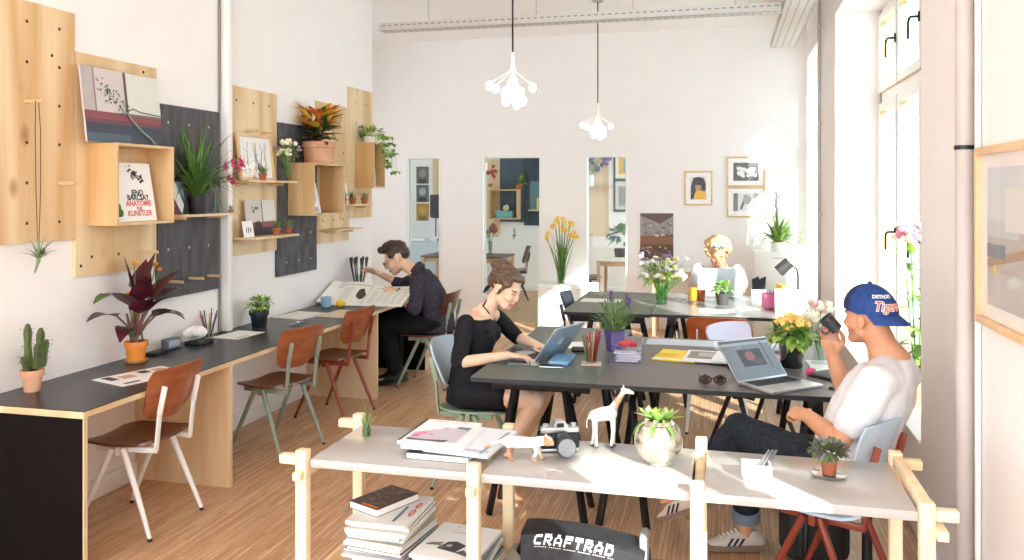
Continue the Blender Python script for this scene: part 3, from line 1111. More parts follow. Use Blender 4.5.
potted('succulent_pot', 'tiny grey succulent at the right end of the orchid ledge', (-3.235, 5.035, 1.549), (.016, .02, .022, 0, 1), lambda f: blades(f, (0, 0, .02), 14, .04, .01, 1.2, (0,), .3, .005), [GREENG], [mat('grey_pot', '8c8783', .7), SOIL])

# framed drawing
OAK = noisy('oak_frame', 'd8b483', 'e3c59a', 6, (2, 2, 2), rough=0.45)


def frame_pic(label, M, w, h, fw, depth, wood, matc, inner, shapes, p, glazing=True, name='framed_picture'):
    """frame (w x h, origin bottom centre) with mount and print; front towards local +z"""
    t = thing(name, label, 'picture')
    t.matrix_world = M
    f = MB()
    f.bx(-w / 2, -w / 2 + fw, 0, h, -depth, 0, b=.001).bx(w / 2 - fw, w / 2, 0, h, -depth, 0, b=.001)
    f.bx(-w / 2 + fw, w / 2 - fw, 0, fw, -depth, 0, b=.001).bx(-w / 2 + fw, w / 2 - fw, h - fw, h, -depth, 0, b=.001)
    f.build('frame', wood, t)
    b = MB()
    b.bx(-w / 2 + fw, w / 2 - fw, fw, h - fw, -depth, -depth * .55, p(matc))
    x0, y0, x1, y1 = inner
    art(b, T((x0 + x1) / 2 * w - w / 2, y0 * h, -depth * .55 + .001), (x1 - x0) * w, (y1 - y0) * h, 0.0008, p('8a8a88'), shapes)
    b.build('print', p.mats, t)
    if glazing:
        MB().bx(-w / 2 + fw, w / 2 - fw, fw, h - fw, -depth * .2, -depth * .2 + .002).build('glazing', GLAZ, t)
    return t


p = Pal()
dk, br = p('4a494e'), p('8a5a48')
sh = [('r', p('f3f1ee'), 0, 0, 1, 1)]
for x in (.2, .42, .58, .7, .82):
    px_, py_ = x, .04
    for k in range(6):
        nx, ny = px_ + rv(-.05, .05) - .015, py_ + .15
        sh.append(('l', dk, (px_, py_), (nx, ny), .007 - .0008 * k))
        if k > 1:
            sh.append(('l', dk, (px_, py_), (px_ + rv(-.12, .12), py_ + rv(.08, .16)), .0028))
        px_, py_ = nx, ny
sh += [('e', br, .60, .22, .07, .12), ('e', p('c9a79a'), .62, .30, .04, .06)]
frame_pic('light wood framed drawing of bare black branches on the ledge', wallM(-3.265, 5.44, 1.7695, 'x', 0.10), 0.46, 0.335, 0.022, 0.02, OAK, 'f5f3ef', (.16, .14, .86, .86), sh, p)


def minipot(label, x, y, z, s=1.0, leafm=GREEN, potm=TERRA, group=None, hgt=.05, style=0):
    return potted('mini_plant', label, (x, y, z), (.022 * s, .031 * s, .052 * s, 0, 1, .002),
                  (lambda f: blades(f, (0, 0, .045 * s), 30, hgt * 1.6 * s, .011 * s, .9, (0,), .3, .018 * s)) if style == 0 else (lambda f: bush(f, (0, 0, .075 * s), (.04 * s, .04 * s, .03 * s), 40, .025 * s, .014 * s)),
                  [leafm], [potm, SOIL], group=group)


minipot('tiny terracotta pot in front of the framed drawing', -3.21, 5.395, 1.7695, .95)
# white flowers in a glass vase
t = thing('flower_vase', 'white and lilac flowers in a tall glass at the right end of the drawing ledge', 'flower vase', (-3.245, 5.80, 1.7695))
MB().lathe([(.028, 0), (.03, .004), (.036, .17), (.034, .17), (.028, .01), (.001, .008)], n=20, cap=False).build('vase', CLEAR, t)
b = MB()
tips = [(rv(-.08, .09), rv(-.13, .12), rv(.2, .30)) for _ in range(22)]
stems(b, (0, 0, .02), tips, .0022)
bush(b, (0, 0, .21), (.08, .1, .06), 45, .05, .02)
for q in b.v:
    q.x = max(q.x, -.09)
b.build('foliage', [GREEN], t)
b = MB()
for q in tips:
    k = rnd.choice((0, 0, 0, 1))
    for _ in range(3):
        b.ell((q[0] + rv(-.015, .015), q[1] + rv(-.015, .015), q[2] + rv(-.01, .015)), (.014, .014, .011), k, nu=8, nv=6, jit=.4)
b.build('blossom', [mat('petal_cream', 'f3efd2', .6), mat('petal_lilac', 'b8a2bb', .6)], t)

# third ledge: cards, small copy of the twig photo, two pots
p = Pal()
b = MB()
M = wallM(-3.23, 5.255, 1.3685, 'x', 0.18)
art(b, M, .13, .115, .003, p('f2f0ee'), [('l', p('2a2a2e'), (.3, .3), (.34, .6), .01), ('l', p('2a2a2e'), (.5, .28), (.52, .6), .012), ('l', p('2a2a2e'), (.7, .3), (.72, .6), .01)])
solo('greeting_card', b, p.mats, 'small white card with three dark strokes on the small photo ledge', 'card')
p = Pal()
b = MB()
M = wallM(-3.285, 5.52, 1.3685, 'x', 0.10)
art(b, M, .40, .26, .006, p('cfc8c6'), [('r', p('8a5056'), 0, .22, 1, .38), ('r', p('3e3a40'), 0, 0, 1, .22), ('r', p('dadbd2'), .55, .42, 1, 1), ('r', p('55484a'), .53, .38, .56, 1), ('e', p('3a302f'), .38, .25, .14, .16)] +
    [('e', gr_i, .3 + rv(-.1, .1), .7 + rv(-.1, .1), .025, .03) for gr_i in [p('5d7d5f')] * 12])
solo('photo_print', b, p.mats, 'smaller photo print with a green sprig on the lower ledge', 'picture')
minipot('left of the two tiny pots on the small photo ledge', -3.195, 5.56, 1.3685)
minipot('right of the two tiny pots on the small photo ledge', -3.195, 5.735, 1.3685, 1.0, GREENG)

# croton in a pale bowl on the second box
CROT = [noisy('croton_red', 'b04a22', 'd87a30', 14, rough=.4), noisy('croton_yellow', 'e0a92c', 'f0cc50', 14, rough=.4), noisy('croton_dark', '2e3a1c', '4a4a22', 14, rough=.4), GREEND]


def croton(f):
    for k in range(130):
        a = rv(0, 2 * PI)
        hgt = rv(0, 1)
        r = rv(.0, .06) + .05 * hgt
        f.leaf((r * cos(a), r * sin(a), .17 + .22 * hgt), (cos(a), sin(a), .35 + hgt * 1.3), rv(.12, .19), rv(.055, .085), .55, (rnd.choice((0, 1, 1, 1, 0, 3)) if hgt > .45 else rnd.choice((2, 2, 3, 0))), seg=4)
    for k in range(6):
        a = k
        f.tube([(0, 0, .15), (.04 * cos(a), .04 * sin(a), .27), (.08 * cos(a), .08 * sin(a), .36)], .006, 6, 2)


potted('croton', 'red and yellow croton in a wide pale terracotta bowl on the second box', (-3.215, 6.26, 1.9165), (0.115, 0.132, 0.175, 0, 1, .004), croton, CROT, [TERRAL, SOIL])
p = Pal()
b = MB()
M = wallM(-3.20, 6.18, 1.5145, 'x', 0.22)
art(b, M, .2, .25, .004, p('e6e8ea'), [('e', p('9fb6c6'), .45, .55, .3, .25), ('e', p('6d8ba0'), .5, .5, .12, .2), ('r', p('b9a9a0'), .1, .05, .8, .2)])
solo('picture_card', b, p.mats, 'pale blue picture leaning inside the second box', 'picture')
# ledge with three pots
for k, (y, n) in enumerate(((6.745, 'leftmost of the three small pots on the ledge below the tall pale board'), (6.945, 'middle one of the three small pots on the ledge below the tall pale board'), (7.2, 'rightmost of the three small pots, nearest the wall corner'))):
    minipot(n, -3.235, y, 1.573, 1.1, GREENG, group='small pots on the far ledge')
p = Pal()
b = MB()
art(b, wallM(-3.30, 6.92, 1.573, 'x', .12), .17, .19, .004, p('f4f4f2'), [('r', p('7fa0bd'), .35, .25, .75, .7), ('e', p('e8eef2'), .5, .5, .12, .14)])
solo('picture_card', b, p.mats, 'white card with a blue square behind the three small pots', 'picture')
solo('incense_sticks', MB().tube([(0, 0, 0), (-.02, -.02, .17)], .003, 6).tube([(0.012, 0, 0), (-.01, -.035, .16)], .003, 6).tube([(0.005, 0.004, 0), (0.004, 0.004, 0.02)], .016, 12), mat('dark_stick', '4b3b33', .7), 'dark sticks in a small holder left of the blue and white card', 'sticks', (-3.28, 6.69, 1.573))


# ivy box
def ivy(f):
    bush(f, (0, 0, .09), (.12, .12, .07), 110, .05, .036, (0, 1))
    for k in range(9):
        x, y = rv(.06, .14), rv(-.13, .16)
        pts = [V((x * .5, y * .7, .08))]
        for q in range(5):
            pts.append(V((x + .03 * q * .3 + .03, y + rv(-.02, .02) + .012 * q, .06 - q * rv(.05, .085))))
        f.tube(pts, .0016, 5, 1)
        for q in pts[1:]:
            for w in range(3):
                f.leaf(q, (rv(-.2, 1), rv(-1, 1), rv(-.4, .3)), .05, .042, .5, rnd.choice((0, 1)), seg=3)


potted('trailing_ivy', 'trailing green ivy spilling over the box at the far end of the left wall', (-3.25, 7.37, 2.145), (.06, .075, .06, 0, 1), ivy, [GREEN, GREENL], [WHITE, SOIL])
solo('glass_ornament', MB().lathe([(.03, 0), (.035, .01), (.03, .12), (.012, .16), (.012, .2)], n=16), mat('ornament_blue', '9fb0bf', .2, .3), 'blue-grey bottle inside the ivy box', 'bottle', (-3.21, 7.33, 1.7355))

# hanging string with air plant
t = thing('hanging_air_plant', 'air plant hanging on a double brown string from a peg of the leftmost board', 'hanging plant', (-3.285, 3.433, 1.44))
b = MB()
for s in (-1, 1):
    b.tube([(0.003, s * .009, .70), (0.008, s * .017, .55), (.01, s * .014, .25), (.01, s * .004, .0)], .0022, 5)
b.tube([(0.003, .009, .7), (.003, 0, .708), (.003, -.009, .70)], .0022, 5)
b.build('string', mat('brown_string', '5a4233', .8), t)
b = MB()
blades(b, (.01, 0, -.08), 26, .13, .012, 1.1, (0, 1), .7, .006)
b.tube([(.01, 0, .02), (.01, 0, -.09), (.0, -.012, -.15)], [.006, .010, .003], 8, 0)
for q in b.v:
    q.x = max(q.x, -.052)
b.build('foliage', [GREENG, GREEND], t)

# ------------------------------------------------------------------ things on the wall desk
D = DZ + 0.0005


def colcactus(f):
    for (x, y, h, r, a) in ((0, -.022, .22, .021, -.10), (.012, .022, .19, .022, .22), (.022, -.002, .12, .017, .1), (-.015, .05, .10, .014, .45), (.015, -.048, .07, .012, -.4), (.02, .045, .13, .014, .3)):
        n = 10
        vs = []
        for k in range(9):
            t = k / 8
            for q in range(n):
                rr = r * (1 if q % 2 else .66) * (1 - .6 * (max(0, t - .8) / .2) ** 2) * (.9 + .1 * sin(t * 9))
                an = 2 * PI * q / n
                yy = y + a * .12 * t * (1 - t * .4)
                vs.append((x + rr * cos(an), yy + rr * sin(an), .11 + h * t))
        f.add(vs, [[k * n + q, k * n + (q + 1) % n, (k + 1) * n + (q + 1) % n, (k + 1) * n + q] for k in range(8) for q in range(n)] + [[8 * n + q for q in range(n)]], 0)
        for k in range(40):
            t, an = rv(.05, 1), rv(0, 6.28)
            f.leaf((x + r * cos(an), y + a * .12 * t + r * sin(an), .11 + h * t), (cos(an), sin(an), .5), .014, .009, .1, 1, seg=2)


CACT = noisy('cactus_green', '46522c', '5f6b3a', 25, rough=.7)
potted('potted_cactus', 'cluster of ribbed cactus columns in a pale clay pot on the desk', (-3.255, 3.375, D), (.036, .05, .105, 0, 1, .004), colcactus, [CACT, noisy('cactus_brown', '4d4a2a', '6a6a38', 20, rough=.7)], [TERRAL, SOIL])
BURG = noisy('leaf_burgundy', '3a1420', '5a1e2e', 10, rough=.4)


def burg(f):
    L_ = [(-.02, -.30, .33, .20, .55), (.06, -.17, .26, .18, .9), (.10, -.08, .40, .2, .3), (-.03, -.02, .43, .22, .2), (.03, .06, .45, .22, .2), (.05, .16, .40, .24, .35), (.02, .24, .38, .25, .5), (.08, .14, .30, .2, .8), (-.03, .10, .44, .2, .2), (.12, .02, .34, .2, .6), (.07, -.05, .33, .2, .7), (.0, -.12, .38, .2, .6), (.1, .2, .3, .18, .8)]
    for (x, y, z, ln, dr) in L_:
        f.tube([(0, 0, .12), (x * .3, y * .25, z * .5 + .05), (x * .6, y * .5, z - .05)], .006, 6, 1)
        f.leaf((x * .6, y * .5, z - .06), (x * 1.3, y * 1.3, .10 + .25 * (1 - dr)), ln * 1.05, .13, dr, 0, seg=6, fold=.2)
    for k in range(7):
        f.tube([(rv(-.03, .03), rv(-.03, .03), .11), (rv(-.05, .05), rv(-.05, .05), .27)], .006, 6, 1)
    f.leaf((.05, -.12, .22), (.1, -.5, -.4), .06, .04, .3, 2, seg=3)
    f.leaf((.05, -.10, .2), (.1, -.2, -.6), .06, .04, .3, 2, seg=3)
    f.leaf((0, -.2, .40), (.1, -1, .05), .16, .08, .3, 2, seg=5)


def burgfl(q):
    for (x, y, z) in ((-.01, 0.0, .545), (.02, .145, .53), (.04, .15, .50), (.02, -.09, .39)):
        q.tube([(x * .3, y * .4, .25), (x, y, z)], .003, 5, 1)
        for k in range(8):
            a = k * .785
            q.leaf((x, y, z), (cos(a), sin(a), .5), .026, .016, .2, 0, seg=2)
        q.ell((x, y, z + .006), (.012, .012, .012), 0, nu=8, nv=6)


potted('potted_plant', 'burgundy-leaved plant with orange flowers in a bright orange pot', (-3.235, 4.09, D + .008), (.047, .06, .112, 0, 1, .004), burg, [BURG, mat('burg_stem', '7d5a50', .6), GREEND],
       [noisy('orange_pot', 'e8862a', 'ee9640', 10, rough=.5), SOIL], saucer=(.064, .008, mat('saucer', 'e0a15f', .6)), flower=(burgfl, [mat('petal_orange', 'ea8a22', .5), STEM]))


def sheetmag(label, w, h, bg, shapes, loc, rz, t=.003, name='magazine', cat='magazine', p=None):
    p = p or Pal()
    b = MB()
    art(b, T(0, -h / 2, t), w, h, t, p(bg), shapes(p) if callable(shapes) else shapes)
    return solo(name, b, p.mats, label, cat, loc, rz)


def spread(p):
    k, o, r = p('2b2b30'), p('c9a184'), p('a33f3a')
    return [('r', p('d8d6d2'), .495, 0, .505, 1), ('r', k, .08, .55, .2, .92), ('r', o, .25, .5, .44, .8), ('r', k, .08, .1, .3, .2), ('r', k, .55, .1, .72, .3), ('r', o, .75, .45, .92, .85), ('r', k, .56, .65, .7, .9), ('r', r, .8, .15, .92, .3)]


sheetmag('open magazine with small pictures lying on the desk beside the orange pot', .40, .27, 'f1efea', spread, (-2.955, 3.79, D), 1.25)
# grey clock radio
t = thing('clock_radio', 'small grey clock radio on the desk right of the orange pot', 'radio', (-3.285, 4.47, D), -.15)
b = MB().box((0, 0, .035), (.05, .125, .07), b=.012)
b.build('body', mat('radio_grey', '5d646c', .4), t)
MB().bx(.025, .027, -.045, .045, .018, .056, b=.002).build('display', mat('radio_display', 'aab4bd', .25), t)
solo('black_case', MB().box((0, 0, .009), (.07, .1, .018), b=.004), BLACK, 'flat black case on the desk left of the clock radio', 'case', (-3.27, 4.30, D), .1)
t = thing('card_reader', 'flat black device lying on the desk in front of the pencil glass', 'device', (-3.235, 4.68, D), .12)
MB().box((0, 0, .012), (.12, .15, .024), b=.006).build('body', BLACK, t)
MB().bx(.0, .05, -.05, .05, .0242, .0256).build('keypad', mat('keypad', '3b3b3f', .5), t)


def crumple(u, v):
    a, r = u * 2 * PI, .05 * (1 + .25 * sin(5 * u * 6.28))
    return (r * cos(a) * sin(PI * v) * 1.1, r * sin(a) * sin(PI * v) * 1.5, .03 + .035 * cos(PI * v) * (1 + .3 * sin(u * 20)))


solo('crumpled_paper', MB().grid(crumple, 20, 10), PAPER, 'crumpled white paper lying on the flat black device', 'paper', (-3.26, 4.68, D + .0245 + .0165))
# pencil glass
t = thing('pencil_glass', 'clear glass full of coloured pencils near the white conduit', 'pencil holder', (-3.295, 4.87, D))
MB().lathe([(.03, 0), (.032, .004), (.036, .10), (.034, .10), (.03, .008), (.001, .006)], n=20, cap=False).build('glass', CLEAR, t)
cols = ['5a3a66', '7d4a6a', '3c3a56', 'b78a4a', '8a3a44', '4a4a66', 'c9a24a', '63406b']
for k in range(13):
    a = k * .9
    b = MB().tube([(.012 * cos(a), .012 * sin(a), .01), (.055 * cos(a), .055 * sin(a), .17 + rv(-.02, .02))], [.0038, .0038], 6)
    b.build('pencil', mat('pencil_%d' % (k % 8), cols[k % 8], .5), t)
sheetmag('white sheets of paper lying under the pencil glass', .30, .21, 'f4f3f0', lambda p: [('r', p('d9a79a'), .1, .08, .5, .2)], (-3.17, 5.02, D), 1.5, .002, 'paper_sheet', 'paper')


def deskbush(f):
    bush(f, (0, 0, .16), (.085, .095, .05), 150, .042, .028, (0, 1), .5)
    for k in range(14):
        a = k * .45
        f.tube([(0, 0, .11), (.06 * cos(a), .06 * sin(a), .17)], .0025, 5, 0)


potted('potted_herb', 'leafy green herb in a round black pot on the desk', (-3.225, 5.37, D), (.05, .066, .115, 0, 1, .004), deskbush, [GREEN, GREENL], [BLACK, SOIL])
# papers, cup, lemon, brushes
sheetmag('grey folder with loose white papers on the desk behind the herb', .34, .27, 'e6e4e0', lambda p: [('r', p('c9c7c4'), 0, 0, 1, .05)], (-3.19, 5.90, D), 1.45, .008, 'folder', 'folder')
sheetmag('tan kraft pad on the desk edge above the rust-legged chair', .36, .26, 'dccbae', [], (-2.905, 6.06, D), 1.5, .007, 'drawing_pad', 'pad')
t = thing('blue_cup', 'small blue cup on the desk beside the lemon', 'cup', (-3.22, 6.40, D))
MB().lathe([(.034, 0), (.042, .006), (.046, .085), (.043, .085), (.038, .01), (.001, .008)], n=22, cap=False).build('body', mat('cup_blue', '8fb0cc', .4), t)
solo('lemon', MB().ell((0, 0, .03), (.038, .031, .031), M=None).ell((.038, 0, .03), (.008, .007, .007)), noisy('lemon_skin', 'f0c21e', 'f4cf3c', 40, rough=.45), 'yellow lemon next to the blue cup on the desk', 'lemon', (-3.11, 6.44, D), .4)
solo('glass_beads', MB().ell((0, 0, .012), (.02, .012, .012)).ell((.01, .06, .008), (.015, .01, .008)).ell((-.02, -.07, .006), (.012, .012, .006)).tube([(-.02, -.07, .004), (.0, 0, .004), (.01, .06, .004)], .003, 5), mat('bead_silver', 'c9ced4', .2, .6), 'small silvery trinket chain on the desk in front of the herb', 'trinket', (-3.02, 5.55, D))
t = thing('brush_jar', 'jar of dark brushes standing on the desk behind the newspaper', 'brush jar', (-3.29, 7.20, D))
MB().lathe([(.045, 0), (.05, .006), (.05, .19), (.047, .19), (.045, .01), (.001, .008)], n=20, cap=False).build('jar', CLEAR, t)
for k in range(8):
    a = k * .785
    MB().tube([(.02 * cos(a), .02 * sin(a), .01), (.07 * cos(a), .085 * sin(a), .27), (.075 * cos(a), .092 * sin(a), .34)], [.004, .006, .013], 7, round_caps=True).build('brush', mat('brush_dark', '39383c', .6), t)

# ------------------------------------------------------------------ pendant lamps
BULB = mat('bulb_glow', 'fff4e0', .4, emit='fff1d8', estr=9.0)


def pendant(label, x, y, zc, sc=1.0):
    t = thing('pendant_lamp', label, 'lamp', (x, y, zc))
    top = CZ - zc
    MB().tube([(0, 0, .26), (0, 0, top - .02)], .006, 8).build('cord', BLACKM, t)
    MB().lathe([(.06, 0), (.055, .018), (.001, .02)], c=(0, 0, top - .0205), n=20, cap=False).build('ceiling_rose', GALV, t)
    MB().tube([(0, 0, .14), (0, 0, .18), (0, 0, .26)], [.02, .014, .008], 10).build('socket', WHITE, t)
    for k in range(15):
        a = k * 2.4
        r = .03 + .145 * ((k * 7) % 15) / 15
        z = .045 - .11 * ((k * 4) % 15) / 15 - (.16 - r) * .25
        q = V((r * cos(a), r * sin(a), z)) * sc
        s = MB().tube([(0, 0, .15), q * .5 + V((0, 0, .08)), q + V((0, 0, .018))], .0028, 5)
        so_ = s.build('branch', WHITE, t)
        MB().ell(q, (.026, .026, .031), nu=12, nv=8).build('bulb', BULB, so_)
    return t


pendant('branching pendant lamp with glowing bulbs, the nearer and larger of the two', -1.375, 5.44, 2.36)
pendant('branching pendant lamp with glowing bulbs, farther away near the back wall', -1.265, 8.57, 2.33)

# ------------------------------------------------------------------ back wall
YW = YB - 0.001
p = Pal()
sh = [('r', p('d9d4cf'), 0, 0, 1, 1), ('p', p('2e2426'), [(0, 0), (.02, .6), (.2, .95), (.5, 1), (.8, .95), (.98, .7), (.95, .3), (.9, 0)]), ('e', p('b98a6a'), .48, .55, .2, .2), ('p', p('e9b41f'), [(.2, 0), (.25, .25), (.45, .42), (.95, .35), (1, 0)]), ('e', p('2e2426'), .48, .72, .22, .09)]
frame_pic('oak-framed portrait in a yellow top on the back wall', wallM(-0.312, YW - .021, 1.515, '-y'), .33, .415, .018, .02, OAK, 'f4f0ea', (.22, .17, .78, .83), sh, p)
p = Pal()
w_ = p('efeeec')
sh = [('r', p('5c5a5c'), 0, 0, 1, 1)] + [('e', w_, .12 + .76 * rnd.random(), .25 + .45 * rnd.random(), .06, .09) for _ in range(34)]
frame_pic('upper of two oak-framed black and white pictures on the back wall', wallM(.242, YW - .021, 1.738, '-y'), .44, .36, .018, .02, OAK, 'f4f1ec', (.17, .2, .83, .8), sh, p)
p = Pal()
sh = [('r', p('e3e2e0'), 0, 0, 1, 1), ('r', p('77797a'), 0, 0, .18, 1), ('l', p('6b6d6f'), (.3, .1), (.5, .9), .03), ('e', p('a9acae'), .55, .62, .16, .25), ('l', p('6b6d6f'), (.75, .05), (.9, .8), .02), ('r', p('b9bbbc'), .8, .6, 1, 1)]
frame_pic('lower of two oak-framed black and white pictures on the back wall', wallM(.242, YW - .021, 1.375, '-y'), .44, .36, .018, .02, OAK, 'f4f1ec', (.17, .2, .83, .8), sh, p)
p = Pal()
sh = [('p', p('9a9290'), [(0, .5), (1, .55), (1, .95), (.6, .78), (0, .95)]), ('p', p('6b5350'), [(0, .95), (.6, .78), (1, .95), (1, 1), (0, 1)]), ('r', p('8a6148'), 0, .3, 1, .52), ('r', p('6a4a3a'), 0, .28, 1, .34)]
for k in range(22):
    x = rv(0, 1)
    y = rv(.52, .8)
    sh.append(('e', p(rnd.choice(('b5aeaa', '7d706c', 'c5bfbb', '8f8582'))), x, y, rv(.03, .08), rv(.02, .04)))
    sh.append(('l', p('55484a'), (x, y - .05), (x + rv(-.12, .12), y + .03), .004))
for k in range(40):
    sh.append(('e', p(rnd.choice(('d9b24a', 'c9c2c0', '8f7a86', '4a3a34', 'a36a4a'))), rv(0, 1), rv(.02, .3), .03, .02))
b = MB()
art(b, wallM(-.81, YW - .004, .84, '-y'), .40, .575, .003, p('5b4742'), sh)
solo('picture_poster', b, p.mats, 'unframed brown photo poster of bare branches on the back wall', 'poster')

# cabinet with daffodils
t = thing('low_cabinet', 'low white cabinet against the back wall under the yellow daffodils', 'cabinet', (-1.86, 10.165, 0))
MB().bx(-.345, .345, -.195, .21, .03, .55, b=.004).build('body', WHITE, t)
for x in (-.173, .173):
    for z in (.05, .30):
        dr = MB().bx(x - .166, x + .166, -.207, -.1955, z, z + .23, b=.003).build('drawer', WHITE, t)
        MB().bx(x - .04, x + .04, -.214, -.207, z + .2, z + .212, b=.002).build('handle', GALV, dr)
MB().bx(-.32, .32, -.17, .18, 0, .0295).build('plinth', BLACK, t)
t = thing('daffodil_vase', 'yellow daffodils in a slim glass vase on the white cabinet', 'flower vase', (-1.935, 10.07, .5505))
MB().lathe([(.05, 0), (.055, .006), (.06, .30), (.057, .30), (.05, .01), (.001, .008)], n=20, cap=False).build('vase', CLEAR, t)
b = MB()
tips = [(-.19, -.02, .58), (.12, -.03, .60), (.17, .0, .60), (-.08, .03, .72), (.02, -.04, .76), (.10, .05, .74), (.0, .05, .66), (.06, -.05, .66), (-.03, 0, .78)]
for q in tips:
    b.tube([(q[0] * .12, q[1] * .2, .01), (q[0] * .35, q[1] * .4, .33), q], .006, 6, 0)
blades(b, (0, 0, .02), 46, .62, .022, .22, (0, 1), .45, .03)
blades(b, (0, 0, .25), 8, .45, .014, .9, (1,), 1.0, .02)
for q in b.v:
    q.y = min(q.y, .30)
b.build('foliage', [GREEN, GREEND], t)
b = MB()
for q in tips:
    for w in range(2):
        c = V(q) + V((rv(-.03, .03), rv(-.03, .03), rv(-.02, .04)))
        for k in range(6):
            a = k * PI / 3
            b.leaf(c, (cos(a), -.6, sin(a)), .055, .034, .1, 0, seg=3)
        b.tube([c, c + V((rv(-.01, .01), -.035, .005))], [.012, .02], 10, 1)
b.build('blossom', [mat('petal_yellow', 'f8e060', .5), mat('trumpet_yellow', 'f4c838', .5)], t)

# white sideboard with the spider plant, right corner
t = thing('white_sideboard', 'tall white sideboard in the right back corner under the green plant', 'cabinet', (.575, 10.08, 0))
MB().bx(-.26, .26, -.2, .24, .03, 1.0, b=.004).build('body', WHITE, t)
for z in (.05, .53):
    d_ = MB().bx(-.25, .25, -.213, -.2005, z, z + .45, b=.003).build('door', WHITE, t)
    MB().bx(-.06, .06, -.222, -.213, z + .40, z + .412, b=.002).build('handle', GALV, d_)
MB().bx(-.24, .24, -.18, .2, 0, .0295).build('plinth', WHITE, t)


def spider(f):
    blades(f, (0, 0, .10), 60, .44, .05, 1.3, (0, 1, 2), .9, .03)
    f.tube([(.03, 0, .1), (.0, 0, .42), (-.02, 0, .66)], .004, 6, 0)


def spiderfl(q):
    for k in range(14):
        z = .40 + k * .02
        q.ell((-.01 + rv(-.02, .02), rv(-.02, .02), z), (.013, .013, .011), 0, nu=8, nv=6, jit=.4)


potted('arching_plant', 'arching green plant with a lilac flower spike on the white sideboard', (.58, 10.0, 1.0005), (.07, .085, .11, 0, 1), spider, [GREEN, GREENL, GREENG], [WHITE, SOIL], flower=(spiderfl, [mat('petal_mauve', '9d8bb0', .6)]))


def side_table(label, cx, cy, w, d, h, topm, legm, name='side_table'):
    t = thing(name, label, 'table', (cx, cy, 0))
    MB().bx(-w / 2, w / 2, -d / 2, d / 2, h - .025, h, b=.003).build('tabletop', topm, t)
    MB().bx(-w / 2 + .03, w / 2 - .03, -d / 2 + .03, d / 2 - .03, h - .09, h - .0255).build('apron', legm, t)
    for x in (-1, 1):
        for y in (-1, 1):
            MB().box((x * (w / 2 - .03), y * (d / 2 - .03), (h - .026) / 2), (.05, .05, h - .026), b=.004).build('leg', legm, t)
    return t


BEECH = noisy('beech', 'd9b695', 'cfa883', 5, (4, 4, .6), rough=.5)
side_table('narrow white-topped table with beech legs against the back wall below the brown photo poster', -.52, 10.1, .62, .42, .78, WHITE, BEECH)

# ------------------------------------------------------------------ room beyond the glass
def plainboard(label, x0, x1, z0, z1, m, name='mounted_pegboard'):
    return solo(name, MB().bx(x0, x1, -.02, 0, z0, z1), m, label, 'pegboard', (0, 13.838, 0))


ROWS = [(0, 0)]
t = plainboard('plywood board left of the dark blue board, seen through the middle glass door', -4.6, -3.72, .92, 2.22, PLY2)
SLB2 = mat('slate_blue', '3d4f60', .6)
plainboard('dark blue-grey board seen through the middle glass door', -3.715, -3.30, 1.16, 2.42, SLB2)
plainboard('darker blue-grey board at the right, seen through the middle glass door', -3.295, -2.85, 1.10, 2.42, mat('slate_blue_dark', '33414d', .6))
t = thing('shelf_box', 'open plywood box on the far boards seen through the middle glass door', 'wall box', (-3.60, 13.81, 1.21))
for (a, c, z0, z1, n) in ((-.25, -.23, 0, .5, 'side'), (.23, .25, 0, .5, 'side'), (-.23, .23, 0, .02, 'bottom'), (-.23, .23, .48, .5, 'top')):
    MB().bx(a, c, -.22, 0, z0, z1).build(n, PLYBOX, t)
t = thing('small_planter', 'turquoise box with a small plant standing in the far open box', 'planter', (-3.60, 13.70, 1.2305))
MB().box((0, 0, .06), (.28, .1, .12), b=.01).build('pot', mat('turquoise', '6fb0b4', .5), t)
MB().ell((.02, 0, .17), (.05, .04, .05), jit=.4).build('foliage', mat('cream_bloom', 'e9d9a8', .6), t)
potted('potted_fern', 'round green plant on top of the far open box', (-3.36, 13.69, 1.7105), (.05, .06, .08, 0, 1), lambda f: bush(f, (0, 0, .14), (.12, .08, .08), 70, .08, .05, (0, 1)), [GREEN, GREENL], [TERRA, SOIL])
t = thing('display_shelf', 'small shelf with bottles and papers at the right of the far dark boards', 'shelf', (-3.02, 13.817, 1.35))
MB().bx(-.17, .17, -.14, 0, 0, .02).build('board', BIRCH, t)
MB().bx(-.17, .17, -.012, 0, .02, .5).build('back_panel', mat('teal_panel', '5f7f86', .6), t)
solo('picture_card', MB().bx(-.06, .06, -.004, .004, 0, .2), mat('card_yellow', 'd8c88a', .6), 'yellowish card standing on the far display shelf', 'picture', (-3.0, 13.75, 1.3705))
potted('hanging_flower', 'red hanging flowers on the far plywood board behind the middle glass door', (-3.86, 13.72, 1.75), (.03, .035, .06, 0, 1), lambda f: bush(f, (0, 0, .16), (.10, .06, .12), 40, .07, .04), [GREEND], [TERRA, SOIL],
       flower=(lambda q: [q.ell((rv(-.1, .1), rv(-.05, .03), rv(.15, .36)), .028, 0, nu=8, nv=6, jit=.4) for _ in range(12)], [mat('petal_red', 'b5383f', .6)]))
side_table('wood-edged table seen low through the middle glass door behind the woman', -3.70, 11.95, 1.25, .7, .74, mat('table_plum', '6b5a58', .5), BEECH, 'far_table')
t = thing('rose_vase', 'dusky pink flowers in a glass vase on the table behind the middle door', 'flower vase', (-3.38, 12.02, .7405))
MB().lathe([(.03, 0), (.035, .2), (.033, .2), (.028, .01)], n=16, cap=False).build('vase', CLEAR, t)
b = MB(); stems(b, (0, 0, .02), [(rv(-.1, .1), rv(-.05, .05), rv(.3, .42)) for _ in range(8)], .003); bush(b, (0, 0, .28), (.1, .07, .06), 18, .06, .025); b.build('foliage', [GREEND], t)
b = MB(); [b.ell((rv(-.1, .1), rv(-.06, .06), rv(.32, .44)), .032, 0, nu=8, nv=6, jit=.4) for _ in range(11)]; b.build('blossom', mat('petal_rose', 'a0606a', .6), t)
